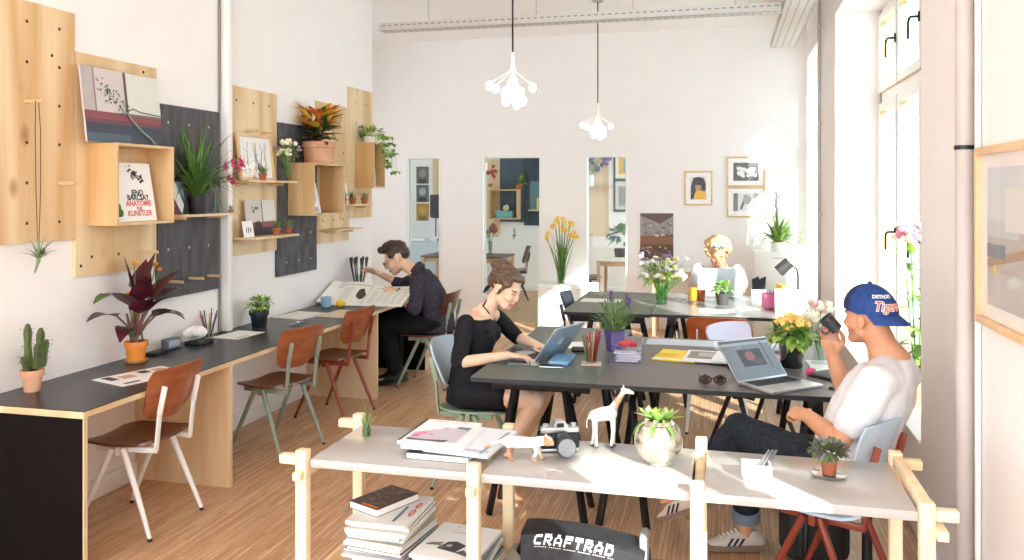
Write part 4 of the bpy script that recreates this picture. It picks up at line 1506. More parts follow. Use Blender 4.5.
solo('magenta_bag', MB().ell((0, 0, .07), (.12, .08, .07), jit=.15), mat('magenta', 'b03a86', .5), 'magenta pouch on the table behind the middle glass door', 'pouch', (-3.68, 11.80, .7405))
make_chair('plywood_chair', 'brown chair standing in the far room behind the middle glass door', TEAK, DARKW, CK, (-3.22, 12.75, 0), HALF + .3)
plainboard('plywood pegboard with a vase shelf seen through the right glass door', -2.6, -1.86, .93, 2.35, PLY2)
ledge2 = solo('shelf_ledge', MB().bx(-.3, .3, -.18, 0, 0, .02), BIRCH, 'ledge with a white vase seen through the right glass door', 'ledge', (-2.10, 13.817, 1.74))
t = thing('flower_vase', 'purple flowers in a white vase seen through the right glass door', 'flower vase', (-2.14, 13.71, 1.7605))
MB().lathe([(.05, 0), (.055, .02), (.055, .17), (.04, .19), (.036, .19)], n=18).build('vase', WHITE, t)
b = MB(); stems(b, (0, 0, .1), [(rv(-.2, .3), rv(-.06, .04), rv(.3, .45)) for _ in range(14)], .004); bush(b, (0, 0, .3), (.16, .07, .1), 30, .1, .03)
for q in b.v: q.y = min(q.y, .09)
b.build('foliage', [GREEND], t)
b = MB(); [b.ell((rv(-.2, .32), rv(-.06, .04), rv(.26, .5)), (.035, .03, .04), 0, nu=8, nv=6, jit=.5) for _ in range(24)]; b.build('blossom', mat('petal_violet', '6a4f86', .6), t)
p = Pal()
b = MB()
art(b, wallM(-1.58, 13.82, 1.34, '-y'), .40, 1.0, .015, p('36332f'), [('r', p('e9e2d2'), .08, .55, .92, .97), ('r', p('d9a23a'), .2, .62, .8, .92), ('r', p('6a9aa0'), .4, .66, .6, .86), ('r', p('d5cdc2'), .08, .04, .92, .5), ('r', p('9a918a'), .2, .1, .8, .42)])
solo('framed_picture', b, p.mats, 'black-framed pair of prints on the far wall seen through the right glass door', 'picture')
side_table('white-topped beech table seen through the right glass door', -1.34, 11.9, .76, .8, .74, WHITE, BEECH, 'far_table')
potted('potted_plant', 'leafy green plant in a black pot on the white-topped far table', (-1.46, 12.05, .7405), (.07, .085, .12, 0, 1), lambda f: bush(f, (0, 0, .30), (.16, .13, .16), 90, .12, .08, (0, 1)), [GREEND, GREEN], [BLACK, SOIL])
make_chair('plywood_chair', 'dark brown chair beside the white-topped far table', TEAK, DARKW, CK, (-1.93, 12.1, 0), -HALF + .2)
for k, (z0, nm, c1, c2) in enumerate(((1.81, 'topmost', '6a6262', '8f888a'), (1.49, 'middle', '5e6468', 'a9aeb2'), (1.165, 'lowest', 'b58a3a', 'd0a652'))):
    p = Pal()
    b = MB()
    art(b, wallM(-5.12, 13.834, z0, '-y'), .23, .30, .004, p(c1), [('e', p(c2), .5, .6, .28, .24), ('r', p('2f2b2c' if k < 2 else '8a6a30'), .2, 0, .8, .25)])
    solo('picture_print', b, p.mats, '%s of three small prints seen through the left glass door' % nm, 'picture')
plainboard('plywood board at the right edge of the left glass door', -4.93, -4.70, 1.30, 2.28, PLY2)
t = thing('storage_box', 'pale blue storage box on the floor table behind the left glass door', 'box', (-4.95, 13.4, 0))
MB().box((0, 0, .42), (.9, .5, .84), b=.01).build('body', mat('box_pale', 'c4ccd4', .5), t)
MB().box((-.15, -.10, .87), (.5, .22, .05), b=.01).build('lid', WHITE, t)
potted('potted_plant', 'small green plant behind the left glass door', (-4.72, 13.3, .8405), (.05, .06, .08, 0, 1), lambda f: bush(f, (0, 0, .14), (.08, .06, .07), 40, .07, .04), [GREEN], [WHITE, SOIL])
t = thing('task_lamp', 'dark shaded task lamp behind the left glass door', 'lamp', (-4.80, 13.62, .8405))
MB().tube([(0, 0, .005), (0, 0, .02)], .07, 16).tube([(0, 0, .02), (0, 0, .45)], .01, 8).build('stand', BLACKM, t)
MB().lathe([(.06, .38), (.10, .40), (.10, .78), (.09, .78)], n=16).build('shade', mat('shade_dark', '3f3a3c', .6), t)

# ------------------------------------------------------------------ near right pier: large framed photograph
p = Pal()
sh = [('r', p('c9cdd0'), 0, .55, 1, 1), ('r', p('b3aba4'), 0, .25, 1, .55), ('r', p('b9b6b2'), 0, 0, 1, .25), ('r', p('bfc2c4'), 0, .5, .5, .62), ('r', p('d6d4d0'), .3, .55, .7, .85), ('l', p('a58a70'), (0, .3), (1, .5), .03), ('e', p('d9c84a'), .13, .26, .03, .04), ('r', p('7a7f86'), .0, .35, .3, .45)]
frame_pic('large light-wood framed photograph on the near right pier', wallM(XR - .036, 2.97, 1.222, '-x'), .86, .632, .028, .034, FRW, 'e9e4de', (.12, .12, .88, .88), sh, p)

# ------------------------------------------------------------------ laptops
TT = TZ0 = 0.7405
KEY = mat('key_dark', '2c2d30', .5)


def laptop(label, loc, rz, ang, screen=None, bodym=ALU, lidm=None, logo=True, w=.33, d=.23):
    """user sits on local -Y; hinge on +Y; ang = lid opening beyond vertical"""
    t = thing('laptop', label, 'laptop', loc, rz)
    MB().box((0, 0, .008), (w, d, .015), b=.004).build('base', bodym, t)
    k = MB()
    for j in range(5):
        for i in range(13):
            k.bx(-w * .43 + i * w * .0665, -w * .43 + i * w * .0665 + w * .056, d * .40 - j * .0195 - .016, d * .40 - j * .0195, .0156, .0168)
    k.build('keyboard', KEY, t)
    MB().bx(-.05, .05, -d * .42, -d * .14, .0156, .0161).build('trackpad', mat('trackpad', 'b9bcc0', .3), t)
    M = T(0, d / 2 - .004, .014) @ RX(PI / 2 - ang)
    # lid in local: x right, y up along lid, z towards the user
    l = MB().box((0, d / 2, -.003), (w, d, .006), b=.0025, M=M)
    lo = l.build('lid', lidm or bodym, t)
    p = Pal()
    s = MB()
    art(s, M @ T(0, .008, .0012), w - .012, d - .016, .0006, p('15161a', .2), screen(p) if screen else [('r', p('c9d2da'), .03, .05, .97, .96)])
    s.build('screen', p.mats, lo)
    if logo:
        # apple-shaped mark: body of two lobes, bite and leaf
        pts = []
        for q in range(40):
            a = 2 * PI * q / 40
            r = .025 * (1 + .10 * cos(2 * a) * 0 - .16 * math.exp(-((a - PI / 2) / .35) ** 2) - .10 * math.exp(-((a - 1.5 * PI) / .3) ** 2))
            x, y = r * cos(a), r * sin(a) * 1.08
            bd = math.hypot(x - .0275, y - .004)
            if bd < .011:
                x = min(x, .0275 - math.sqrt(max(0, .011 ** 2 - (y - .004) ** 2)))
            pts.append((-x, y))
        g = MB()
        LM = M @ T(0, d / 2, -.0062)
        g.add([(x, y, -.0003) for x, y in pts], [list(range(40))[::-1]], 0, LM)
        g.add([(-.002, .028, -.0003), (-.003, .037, -.0003), (-.011, .043, -.0003), (-.010, .034, -.0003)], [[0, 1, 2, 3]], 0, LM)
        g.build('logo', mat('logo_white', 'f2f5f8', .25), lo)
    return t


def scr_dark(p):
    g = p('8c939c', .3)
    return [('r', p('6f7780', .3), 0, 0, 1, 1), ('r', p('9aa1aa', .3), 0, .86, 1, .93), ('r', p('4d535b', .3), 0, .93, 1, 1), ('r', p('2a2529', .3), .26, .30, .74, .74), ('e', p('8a4f4a', .3), .48, .56, .1, .13), ('e', p('4d3a3a', .3), .6, .42, .1, .08), ('r', p('565c64', .3), .80, .2, .84, .9), ('r', p('565c64', .3), .88, .12, .90, .2), ('r', g, .3, .80, .4, .83)]


ALUB = mat('aluminium_lid', 'bfd0e0', .35, .55)
laptop('silver-blue laptop in front of the woman in black', (-1.073, 4.74, TT), -1.92, .62, lidm=ALUB)
laptop('open silver laptop facing the man in the cap', (.262, 4.305, TT), .74, .72, scr_dark, logo=False, w=.335, d=.235)
laptop('white laptop seen from behind in front of the curly-haired woman', (-.045, 7.86, TT), PI, .12, lidm=mat('lid_pale', 'bcc4c6', .4, .2), logo=False, w=.39, d=.25)


def rose(f, c, n, r, up, ms=(0,), wd=.5):
    for k in range(n):
        a = k * 2.4
        q = k / n
        f.leaf(c, (cos(a), sin(a), 1.8 * (1 - q) + up), r * (.55 + .5 * q), r * wd, .15, rnd.choice(ms), seg=4, fold=.3)


# ------------------------------------------------------------------ front tables
t = thing('pencil_glass', 'glass of red pens and pencils on a square coaster on the green table', 'pencil holder', (-.715, 4.60, TT + .0045))
MB().lathe([(.03, 0), (.032, .004), (.04, .12), (.038, .12), (.03, .008), (.001, .006)], n=20, cap=False).build('glass', CLEAR, t)
pc = ['b3303c', '7d2f4d', '2d3a4a', 'c98a6a', '5f8f4d', '8e2430', '3a3f46', 'd9b27a', 'b83a4a', '556b3a']
for k in range(14):
    a = k * 1.1
    MB().tube([(.018 * cos(a), .018 * sin(a), .01), (.05 * cos(a), .05 * sin(a), .16 + rv(-.03, .025))], .0045, 6).build('pencil', mat('pen_%d' % (k % 10), pc[k % 10], .5), t)
solo('coaster', MB().box((0, 0, .002), (.11, .11, .004), b=.0015), mat('coaster_cork', 'd8c3b0', .7), 'square pale coaster under the glass of red pens', 'coaster', (-.715, 4.60, TT), .1)


def lavender(f):
    blades(f, (0, 0, .10), 170, .20, .008, .8, (0, 1), .5, .05)
    bush(f, (0, 0, .21), (.12, .11, .09), 260, .05, .009, (0, 1), .3)
    for (x, y, z) in ((-.03, .03, .34), (-.015, .0, .35), (.07, .02, .33), (.09, .0, .31), (.08, -.03, .32)):
        f.tube([(0, 0, .12), (x * .6, y * .6, .22), (x, y, z - .04)], .0018, 5, 0)
        for k in range(7):
            f.ell((x + rv(-.006, .006), y + rv(-.006, .006), z - .05 + k * .009), (.008, .008, .006), 2, nu=6, nv=5)


potted('potted_lavender', 'green lavender in a purple pot at the seam of the front tables', (-.64, 5.02, TT), (.05, .065, .125, 0, 1), lavender, [GREEN, GREENG, mat('lavender_bloom', '6c4f8c', .6)], [mat('purple_pot', '5c4a8c', .45), SOIL])
t = thing('acrylic_box', 'clear acrylic box with red sweets and cards on the brown table', 'box', (-.53, 4.72, TT), .03)
b = MB()
for (x0, x1, y0, y1, z0, z1) in ((-.085, .085, -.06, .06, 0, .004), (-.085, -.081, -.06, .06, .004, .15), (.081, .085, -.06, .06, .004, .15), (-.081, .081, -.06, -.056, .004, .15), (-.081, .081, .056, .06, .004, .15), (-.081, .081, -.056, .056, .07, .073)):
    b.bx(x0, x1, y0, y1, z0, z1)
b.build('case', glass('acrylic', 'fbfcff', 1.0), t)
b = MB(); [b.ell((rv(-.05, .05), rv(-.03, .03), .093 + rv(0, .015)), (.017, .015, .013), 0, nu=8, nv=6, jit=.3) for _ in range(16)]
b.build('sweets', mat('sweet_red', 'd0343c', .4), t)
b = MB(); [b.box((rv(-.02, .02), 0, .008 + k * .007), (.12, .085, .005), k % 2) for k in range(7)]
b.build('cards', [mat('card_white', 'eceaf0', .6), mat('card_mauve', 'd3cadb', .6)], t)
# stack of magazines fanned on the brown table
for (lb, x, y, z, rz, bg, sh) in (
        ('yellow-covered magazine beside the acrylic box', -.26, 4.93, 0, .35, 'f2d23c', lambda p: [('r', p('e8b820'), 0, .3, .5, .6), ('r', p('f6f2e4'), .0, .0, 1, .1)]),
        ('magazine with a brown and grey photo cover, between the yellow and the pale ones', -.10, 4.90, .0085, .42, 'efeeee', lambda p: [('r', p('8b7f78'), .08, .2, .92, .9), ('r', p('b9b2ac'), .3, .4, .8, .8)]),
        ('pale magazine with a small dark motif beside the pink sheet', .06, 4.87, .017, .38, 'e9f0ee', lambda p: [('e', p('5c6350'), .55, .55, .08, .06), ('r', p('d6dce0'), .1, .1, .9, .2)]),
        ('pink and white printed sheet lying on top of the magazine fan', .17, 4.80, .0255, .12, 'f4eef0', lambda p: [('r', p('ecb9c6'), .42, .08, .95, .92), ('r', p('d88a9c'), .5, .15, .6, .2)])):
    sheetmag(lb, .24, .31, bg, sh, (x, y, TT + z), rz - .5, .008)
solo('tracing_roll', MB().tube([(-.2, 0, .03), (.12, .03, .03), (.2, .02, .035)], .028, 14), mat('paper_blue_white', 'eef3f8', .5), 'rolled white paper lying behind the magazine fan', 'paper', (.14, 5.14, TT), -.1)
sheetmag('long pale blue-grey strip painting light reflected along the rear edge of the brown table', .62, .20, 'c3c9d2', [], (-.17, 5.37, TT), 0, .004, 'paper_sheet', 'paper')  # pale strip laid on to paint the light reflected by the table's rear
# sunglasses
t = thing('sunglasses', 'dark tortoiseshell sunglasses on the brown table edge', 'glasses', (-.06, 4.27, TT), .05)
TORT = noisy('tortoise', '2a1a14', '4a2c1c', 60, rough=.25)
b = MB()
for s in (-1, 1):
    pts = [V((s * .035 + .027 * cos(a), -.01, .024 + .019 * sin(a))) for a in [2 * PI * q / 18 for q in range(19)]]
    b.tube(pts, .0048, 6)
    b.tube([(s * .063, -.01, .034), (s * .066, .03, .03), (s * .062, .10, .026), (s * .058, .125, .008)], [.003, .0028, .0025, .003], 6)
b.tube([(-.01, -.011, .030), (0, -.013, .033), (.01, -.011, .030)], .003, 6)
b.build('frame', TORT, t)
for s in (-1, 1):
    MB().tube([(s * .035, -.011, .024), (s * .035, -.009, .024)], [(.019, .026), (.019, .026)], 18).build('lens', mat('lens_dark', '2a1c18', .1), t)


def kalan(f):
    bush(f, (0, 0, .17), (.11, .11, .05), 130, .07, .05, (0, 0, 1), .5)


def kalanfl(q):
    for _ in range(70):
        a, r = rv(0, 6.28), rv(0, 1) ** .5 * .09
        q.ell((r * cos(a), r * sin(a), .225 + .05 * (1 - (r / .09) ** 2) + rv(-.015, .015)), (.014, .014, .010), rnd.choice((0, 0, 1)), nu=7, nv=5, jit=.4)


potted('potted_flower', 'yellow-orange flowering plant in a glossy black pot behind the silver laptop', (.352, 4.79, TT), (.055, .07, .125, 0, 1), kalan, [GREENL, GREEN], [mat('pot_gloss_black', '29292b', .15, coat=.5), SOIL], flower=(kalanfl, [mat('petal_gold', 'f6d678', .5), mat('petal_apricot', 'eaa95c', .5)]))
t = thing('flower_vase', 'cream flowers in a slim clear vase at the right of the silver laptop', 'flower vase', (.50, 4.90, TT))
MB().lathe([(.035, 0), (.04, .005), (.03, .10), (.022, .17), (.026, .19), (.024, .19), (.02, .17), (.03, .01)], n=20, cap=False).build('vase', CLEAR, t)
b = MB(); stems(b, (0, 0, .02), [(rv(-.07, .07), rv(-.05, .05), rv(.22, .30)) for _ in range(10)], .002); b.build('foliage', [STEM], t)
b = MB(); [b.ell((rv(-.075, .075), rv(-.05, .05), rv(.21, .34)), (.022, .022, .018), rnd.choice((0, 0, 0, 1)), nu=8, nv=6, jit=.5) for _ in range(26)]
b.build('blossom', [mat('petal_ivory', 'f2ead8', .6), mat('petal_blush', 'd8b4ac', .6)], t)
solo('pink_eraser', MB().box((0, 0, .018), (.05, .03, .036), b=.009), mat('pink_rubber', 'e2557e', .5), 'small pink object on the table right of the silver laptop', 'eraser', (.43, 4.60, TT), .5)
sheetmag('white papers under the cream flowers at the right end of the brown table', .17, .40, 'f2f1ee', lambda p: [('r', p('d5d3d0'), .1, .7, .9, .9)], (.53, 4.78, TT), .05, .006, 'paper_sheet', 'paper')
solo('notebook', MB().box((0, 0, .006), (.15, .21, .012), b=.003), mat('notebook_grey', '5a5c60', .5), 'dark grey notebook near the right end of the brown table', 'notebook', (.55, 4.60, TT + .007), -.8)
solo('smartphone', MB().box((0, 0, .004), (.07, .14, .008), b=.003), BLACK, 'black phone beside the right hand side of the silver laptop', 'phone', (.56, 4.33, TT), -.9)
# beside the woman in black
t = thing('notebook', 'blue notebook lying beside the silver-blue laptop lid', 'notebook', (-.885, 4.63, TT), .0)
MB().box((0, 0, .011), (.11, .24, .020), b=.003).build('cover', mat('notebook_blue', '7faed6', .4), t)
MB().bx(.04, .044, -.12, .12, .0212, .0222).build('elastic', mat('elastic_blue', '3f6d9a', .5), t)
solo('smartphone', MB().box((0, 0, .005), (.13, .065, .009), b=.003).bx(-.06, .06, -.028, .028, .0095, .0098, 1), [STEEL, KEY], 'phone lying in front of the blue notebook', 'phone', (-.91, 4.462, TT), .05)
solo('scissors', MB().bar((-.09, 0, .004), (.03, .02, .004), .012, .004).bar((-.085, .03, .005), (.03, -.005, .005), .012, .004).tube([V((.06 + .022 * cos(a), .03 + .018 * sin(a), .006)) for a in [q * .524 for q in range(13)]], .004, 6).tube([V((.06 + .022 * cos(a), -.016 + .018 * sin(a), .006)) for a in [q * .524 for q in range(13)]], .004, 6), STEEL, 'silver scissors lying in front of the silver-blue laptop', 'scissors', (-1.07, 4.47, TT), .15)
solo('pencil_case', MB().box((0, 0, .014), (.13, .05, .028), b=.010), BLACK, 'small black case on the green table behind the red pens', 'case', (-.82, 4.93, TT), .1)
sheetmag('white loose papers on the green table beyond the laptop lid', .26, .20, 'f0f1f2', [], (-.93, 5.12, TT), .3, .003, 'paper_sheet', 'paper')

# ------------------------------------------------------------------ rear tables
sheetmag('single white sheet of paper on the olive rear table', .34, .22, 'f1f0ec', [], (-1.04, 7.25, TT), 0, .003, 'paper_sheet', 'paper')
t = thing('flower_vase', 'large bunch of white, yellow and purple flowers in a clear vase on the rear table', 'flower vase', (-.515, 7.12, TT))
MB().lathe([(.04, 0), (.045, .005), (.052, .16), (.049, .16), (.04, .01), (.001, .008)], n=22, cap=False).build('vase', GLASSG, t)
b = MB()
tips = [(rv(-.2, .2), rv(-.16, .16), rv(.22, .40)) for _ in range(34)]
stems(b, (0, 0, .02), tips, .0028)
bush(b, (0, 0, .25), (.16, .14, .09), 110, .09, .03, (0, 1))
b.build('foliage', [GREEN, GREENL], t)
b = MB()
for q in tips:
    k = rnd.choice((0, 0, 1, 2))
    for _ in range(3):
        b.ell((q[0] + rv(-.02, .02), q[1] + rv(-.02, .02), q[2] + rv(-.01, .02)), (.02, .02, .014), k, nu=8, nv=6, jit=.5)
b.build('blossom', [mat('petal_white', 'f6f3ea', .6), mat('petal_lemon', 'efe29a', .6), mat('petal_plum', '8a7496', .6)], t)
t = thing('juice_bottle', 'glass bottle of orange juice on the rear table beside the white laptop', 'bottle', (-.27, 7.42, TT))
MB().lathe([(.034, 0), (.038, .006), (.038, .13), (.016, .18), (.016, .22), (.018, .225)], n=20, cap=False).build('bottle', CLEAR, t)
MB().lathe([(.032, .006), (.0355, .01), (.0355, .115), (.001, .116)], n=20, cap=False).build('juice', mat('orange_juice', 'f0a02a', .3), t)
solo('juice_glass', MB().lathe([(.03, 0), (.036, .09), (.033, .09), (.028, .01), (.001, .008)], n=18, cap=False), mat('amber_glass', '8a4a1a', .2), 'small dark amber glass right beside the orange juice bottle', 'glass', (-.20, 7.47, TT))
potted('potted_plant', 'small green plant in a dark pot in front of the white laptop', (-.02, 7.26, TT), (.045, .06, .10, 0, 1), lambda f: bush(f, (0, 0, .135), (.07, .07, .04), 80, .05, .035, (0, 1)), [GREENL, GREEN], [mat('pot_grey_dark', '4c4a4a', .5), SOIL])
sheetmag('white sheets lying at the front edge of the pale table', .28, .21, 'f6f6f4', [], (-.06, 6.86, TT), .1, .003, 'paper_sheet', 'paper')
t = thing('pink_mug', 'pink mug on the pale rear table', 'mug', (.345, 7.12, TT))
PKM = mat('mug_pink', 'd878a8', .4)
MB().lathe([(.048, 0), (.056, .008), (.058, .12), (.054, .12), (.05, .01), (.001, .008)], n=22, cap=False).build('body', PKM, t)
for k in range(4):
    MB().tube([(.01 * k - .015, .008, .01), (.03 * k - .05, .01, .15)], .004, 6).build('pencil', mat('pencil_1', cols[1], .5), t)
solo('yellow_book', MB().box((0, 0, .105), (.03, .15, .21), b=.003), mat('book_yellow', 'e8b83a', .5), 'yellow book standing upright next to the pink mug', 'book', (.43, 7.0, TT), .25)
p = Pal()
b = MB()
art(b, T(0, 0, 0) @ RX(PI / 2 - .3), .24, .19, .004, p('f6f5f2'), [])
solo('white_card', b, p.mats, 'blank white card leaning on the yellow book', 'card', (.50, 6.86, TT), 0)
for k in range(4):
    solo('book', MB().box((0, 0, .009), (.20, .15, .018), 0, b=.002).box((.002, 0, .009), (.199, .152, .012), 1), [mat('bk%d' % k, ('dcdad6', '8a8d92', 'e6e2dc', 'a9a49c')[k], .5), PAPER],
         '%s of the small pile of books beside the black desk lamp' % ('lowest', 'second lowest', 'second highest', 'topmost')[k], 'book', (.545, 7.28, TT + k * .0185), .05 * k, 'books beside the desk lamp')
t = thing('desk_lamp', 'black desk lamp with a cylindrical shade at the right of the rear table', 'lamp', (.60, 7.50, TT))
MB().tube([(0, 0, 0), (0, 0, .012)], .06, 20).build('base', BLACKM, t)
MB().tube([(0, 0, .012), (0, 0, .24), (-.01, 0, .29), (-.05, 0, .325), (-.09, 0, .33)], .009, 8).build('arm', BLACKM, t)
MB().tube([(-.07, 0, .345), (-.16, -.01, .265)], [.05, .05], 18).build('shade', mat('lamp_shade', '3a3636', .5), t)
t = thing('pen_caddy', 'white caddy holding black pens on the rear table', 'pen holder', (.29, 7.74, TT))
MB().box((0, 0, .04), (.13, .07, .08), b=.006).build('box', mat('caddy_white', 'e6e4e0', .5), t)
for k in range(6):
    MB().tube([(-.045 + .018 * k, 0, .0805), (-.05 + .02 * k, .0, .165 + .01 * (k % 3))], .011, 8, round_caps=True).build('pen', BLACK, t)
solo('drinking_glass', MB().lathe([(.03, 0), (.034, .1), (.032, .1), (.028, .008), (.001, .006)], n=18, cap=False), CLEAR, 'empty glass on the rear table behind the yellow book', 'glass', (.47, 7.30, TT))
sheetmag('flat white paper in front of the pink mug', .2, .14, 'f3f1ee', lambda p: [('r', p('d8c8b8'), .3, .3, .7, .6)], (.20, 7.08, TT), .2, .003, 'paper_sheet', 'paper')

# plant on the window sill (hidden pot behind the man)
def fuchs(f):
    for (x, y, z) in ((-.02, .05, .95), (.03, -.05, .80), (0, -.25, .55), (.05, -.35, .60), (-.03, .1, .7)):
        f.tube([(0, 0, .14), (x * .5, y * .5, z * .5), (x, y, z)], .006, 6, 2)
        for k in range(9):
            q = rv(.3, 1)
            f.leaf((x * q, y * q, z * q), (rv(-.6, .4), rv(-1, 1), rv(-.2, .5)), .11, .05, .6, rnd.choice((0, 1)), seg=4)


potted('window_plant', 'tall leafy plant with pink blossoms on the window sill behind the man in the cap', (1.04, 5.12, SILL + .001), (.08, .10, .15, 0, 1), fuchs, [GREENL, GREEN, STEM], [TERRAL, SOIL],
       flower=(lambda q: [q.ell((-.02 + rv(-.07, .06), .05 + rv(-.10, .10), .97 + rv(-.04, .06)), (.025, .025, .02), rnd.choice((0, 0, 1)), nu=8, nv=6, jit=.5) for _ in range(18)], [mat('petal_pink', 'e08aa0', .6), mat('petal_cream2', 'f0d9c8', .6)]))

# ------------------------------------------------------------------ things on the foreground shelf
S = HZ + .0005
t = thing('air_plant', 'wispy air plant in a tiny green glass bottle on the left shelf section', 'plant', (-1.335, 2.99, S))
MB().lathe([(.014, 0), (.018, .004), (.017, .03), (.009, .05), (.010, .056), (.008, .056), (.015, .03), (.013, .006)], n=16, cap=False).build('bottle', glass('green_glass', 'dcebda', 0.8), t)
b = MB(); blades(b, (0, 0, .03), 22, .10, .006, .7, (0, 1), .6, .004); b.build('foliage', [GREENG, GREENL], t)


def book(label, loc, rz, w, d, h, cover, shapes=(), name='magazine', cat='magazine', group=None, p=None, spine=True, text=()):
    p = p or Pal()
    pg = p('f0eee8')
    cv = p(cover)
    b = MB()
    b.bx(-w / 2 + .002, w / 2 - .003, -d / 2 + .003, d / 2 - .003, .001, h - .001, pg)
    b.bx(-w / 2, w / 2, -d / 2, d / 2, 0, .0012, cv)
    b.bx(-w / 2, w / 2, -d / 2, d / 2, h - .0012, h, cv)
    b.bx(-w / 2, -w / 2 + .0022, -d / 2, d / 2, .0012, h - .0012, cv)
    if shapes:
        art(b, T(0, -d / 2, h + .0004), w, d, .0002, cv, shapes(p))
    for (s, y, sz, c, sx) in text:
        b.text(s, sz, T(0, (y - .5) * d, h + .0018), .0003, p(c), sx=sx)
    return solo(name, b, p.mats, label, cat, loc, rz, group)


G1 = 'publications on the left shelf section'
book('thick grey-edged book at the bottom of the shelf-top stack', (-.975, 2.935, S), -.02, .235, .30, .022, '4a4a4c', name='book', cat='book', group=G1)
book('pale blue-white magazine second from the bottom of the shelf-top stack', (-.90, 2.955, S + .0225), -.10, .245, .32, .010, 'dfe6ef', lambda p: [('r', p('aebccc'), .55, .1, .95, .16), ('l', p('8694a4'), (.86, .05), (.9, .9), .012)], group=G1)
book('white magazine second from the top of the shelf-top stack', (-1.0, 2.935, S + .033), -.02, .225, .29, .012, 'eceef0', lambda p: [('r', p('30343a'), 0, .0, .12, .02)], group=G1)


def cover1(p):
    k, g = p('4a4652'), p('f0edf2')
    sh = [('r', g, .08, .06, .96, .94), ('r', k, 0, 0, .045, 1), ('p', p('c8c3ce'), [(.1, .08), (.94, .08), (.94, .7), (.5, .62), (.1, .4)]), ('p', k, [(.1, .07), (.75, .07), (.8, .16), (.4, .12), (.1, .15)]), ('e', p('e58cb4'), .25, .36, .09, .07), ('e', p('d0699a'), .18, .25, .07, .06), ('e', p('e9b0c8'), .38, .44, .07, .05), ('e', p('c8a0b8'), .55, .62, .06, .04), ('p', p('6f8296'), [(.68, .66), (.92, .60), (.94, .72), (.72, .74)]), ('e', p('6b6070'), .42, .32, .03, .02)]
    sh += [('r', p('7a7680'), .22 + .05 * k, .90, .22 + .05 * k + (.022, .03, .018)[k % 3], .925) for k in range(12) if k != 5]
    return sh


book('white magazine with a pink flower cover on top of the shelf-top stack', (-1.015, 2.94, S + .0455), -.03, .225, .29, .013, 'f4f4f5', cover1, group=G1)


# ---------------------------------------------------- toy animals
def toybody(mb, L_, voxel, smooth=4):
    return remesh(mb, voxel, smooth, .5, 'body')


def paint(me, fn):
    for q in me.polygons:
        q.material_index = fn(q.center)


t = thing('toy_tiger', 'small toy tiger coloured sunlit white walking right on the middle shelf section', 'toy', (-.685, 2.875, S), .06)
b = MB()
b.tube([(-.062, 0, .062), (-.03, 0, .061), (.02, 0, .062), (.05, 0, .066)], [(.020, .018), (.024, .021), (.022, .019), (.021, .018)], 14, round_caps=True)
b.tube([(.05, 0, .068), (.075, 0, .072)], [.018, .017], 12, round_caps=True)
b.ell((.083, 0, .071), (.019, .018, .018))
b.ell((.100, 0, .064), (.011, .011, .009))
for s in (-1, 1):
    b.ell((.076, s * .013, .089), (.004, .006, .007))
for (x, y, x1, kx) in ((.045, .013, .058, .050), (.042, -.013, .034, .046), (-.055, .013, -.070, -.046), (-.055, -.013, -.048, -.050)):
    b.tube([(x, y, .058), (kx, y, .032), (x1, y, .009)], [(.013, .010), (.0085, .008), (.0065, .0065)], 10, round_caps=True)
    b.ell((x1 + .005, y, .0065), (.011, .008, .0065))
b.tube([(-.075, 0, .066), (-.10, .004, .055), (-.122, .01, .04), (-.145, .012, .035)], [.007, .006, .0055, .005], 8, round_caps=True)
me = toybody(b, .2, .0032)
paint(me, lambda c: 2 if (c.x > .106 and c.z < .068) else (1 if (c.z < .018 or c.x > .072 and (abs(c.y) > .010 or c.z < .075)) else (1 if (c.x < -.04 and c.z < .045) else 0)))
meshobj('body', me, [mat('toy_sunlit_white', 'eeeae4', .45), noisy('toy_orange', 'b0764e', 'dcb490', 60, rough=.5), mat('toy_dark', '4a342a', .5)], t)  # white body colour paints the sun's overexposure on the toy
b = MB()
for k in range(9):
    x = -.06 + k * .013
    for s in (-1, 1):
        b.tube([(x, s * .012, .081), (x + .003, s * .0222, .066), (x, s * .0205, .052)], [.0006, .0014, .0005], 5)
b.build('stripe', mat('toy_stripe', 'd8c9b8', .6), t)

t = thing('toy_giraffe', 'tall toy giraffe coloured sunlit white standing beside the silver globe on the middle shelf section', 'toy', (-.425, 3.085, S), .25)
b = MB()
b.tube([(-.042, 0, .118), (-.015, 0, .124), (.02, 0, .128)], [(.020, .022), (.023, .026), (.022, .027)], 14, round_caps=True)
b.tube([(.018, 0, .13), (.035, 0, .160), (.058, 0, .195), (.068, 0, .208)], [.021, .014, .010, .009], 12, round_caps=True)
b.tube([(.064, 0, .211), (.082, 0, .208), (.098, 0, .201)], [.0105, .009, .007], 10, round_caps=True)
for s in (-1, 1):
    b.tube([(.066, s * .005, .215), (.064, s * .006, .230)], [.0026, .003], 6, round_caps=True)
    b.tube([(.062, s * .008, .213), (.056, s * .02, .216)], [.004, .002], 6, round_caps=True)
for (x, y, x1) in ((.026, .011, .03), (.024, -.011, .018), (-.042, .011, -.05), (-.042, -.011, -.038)):
    b.tube([(x, y, .115), ((x + x1) / 2 + .002, y, .062), (x1, y, .008)], [.0115, .0062, .0052], 10, round_caps=True)
    b.ell((x1 + .002, y, .006), (.008, .007, .006))
b.tube([(-.06, 0, .125), (-.07, 0, .10), (-.071, 0, .075)], [.004, .003, .0045], 6, round_caps=True)
me = toybody(b, .2, .003)
paint(me, lambda c: 1 if (c.x > .03 and c.z > .14 and c.z < .2) else (2 if c.z < .011 else 0))
meshobj('body', me, [MATS['toy_sunlit_white'], noisy('giraffe_tan', 'b98a62', 'e0c4a4', 70, rough=.5), MATS['toy_dark']], t)

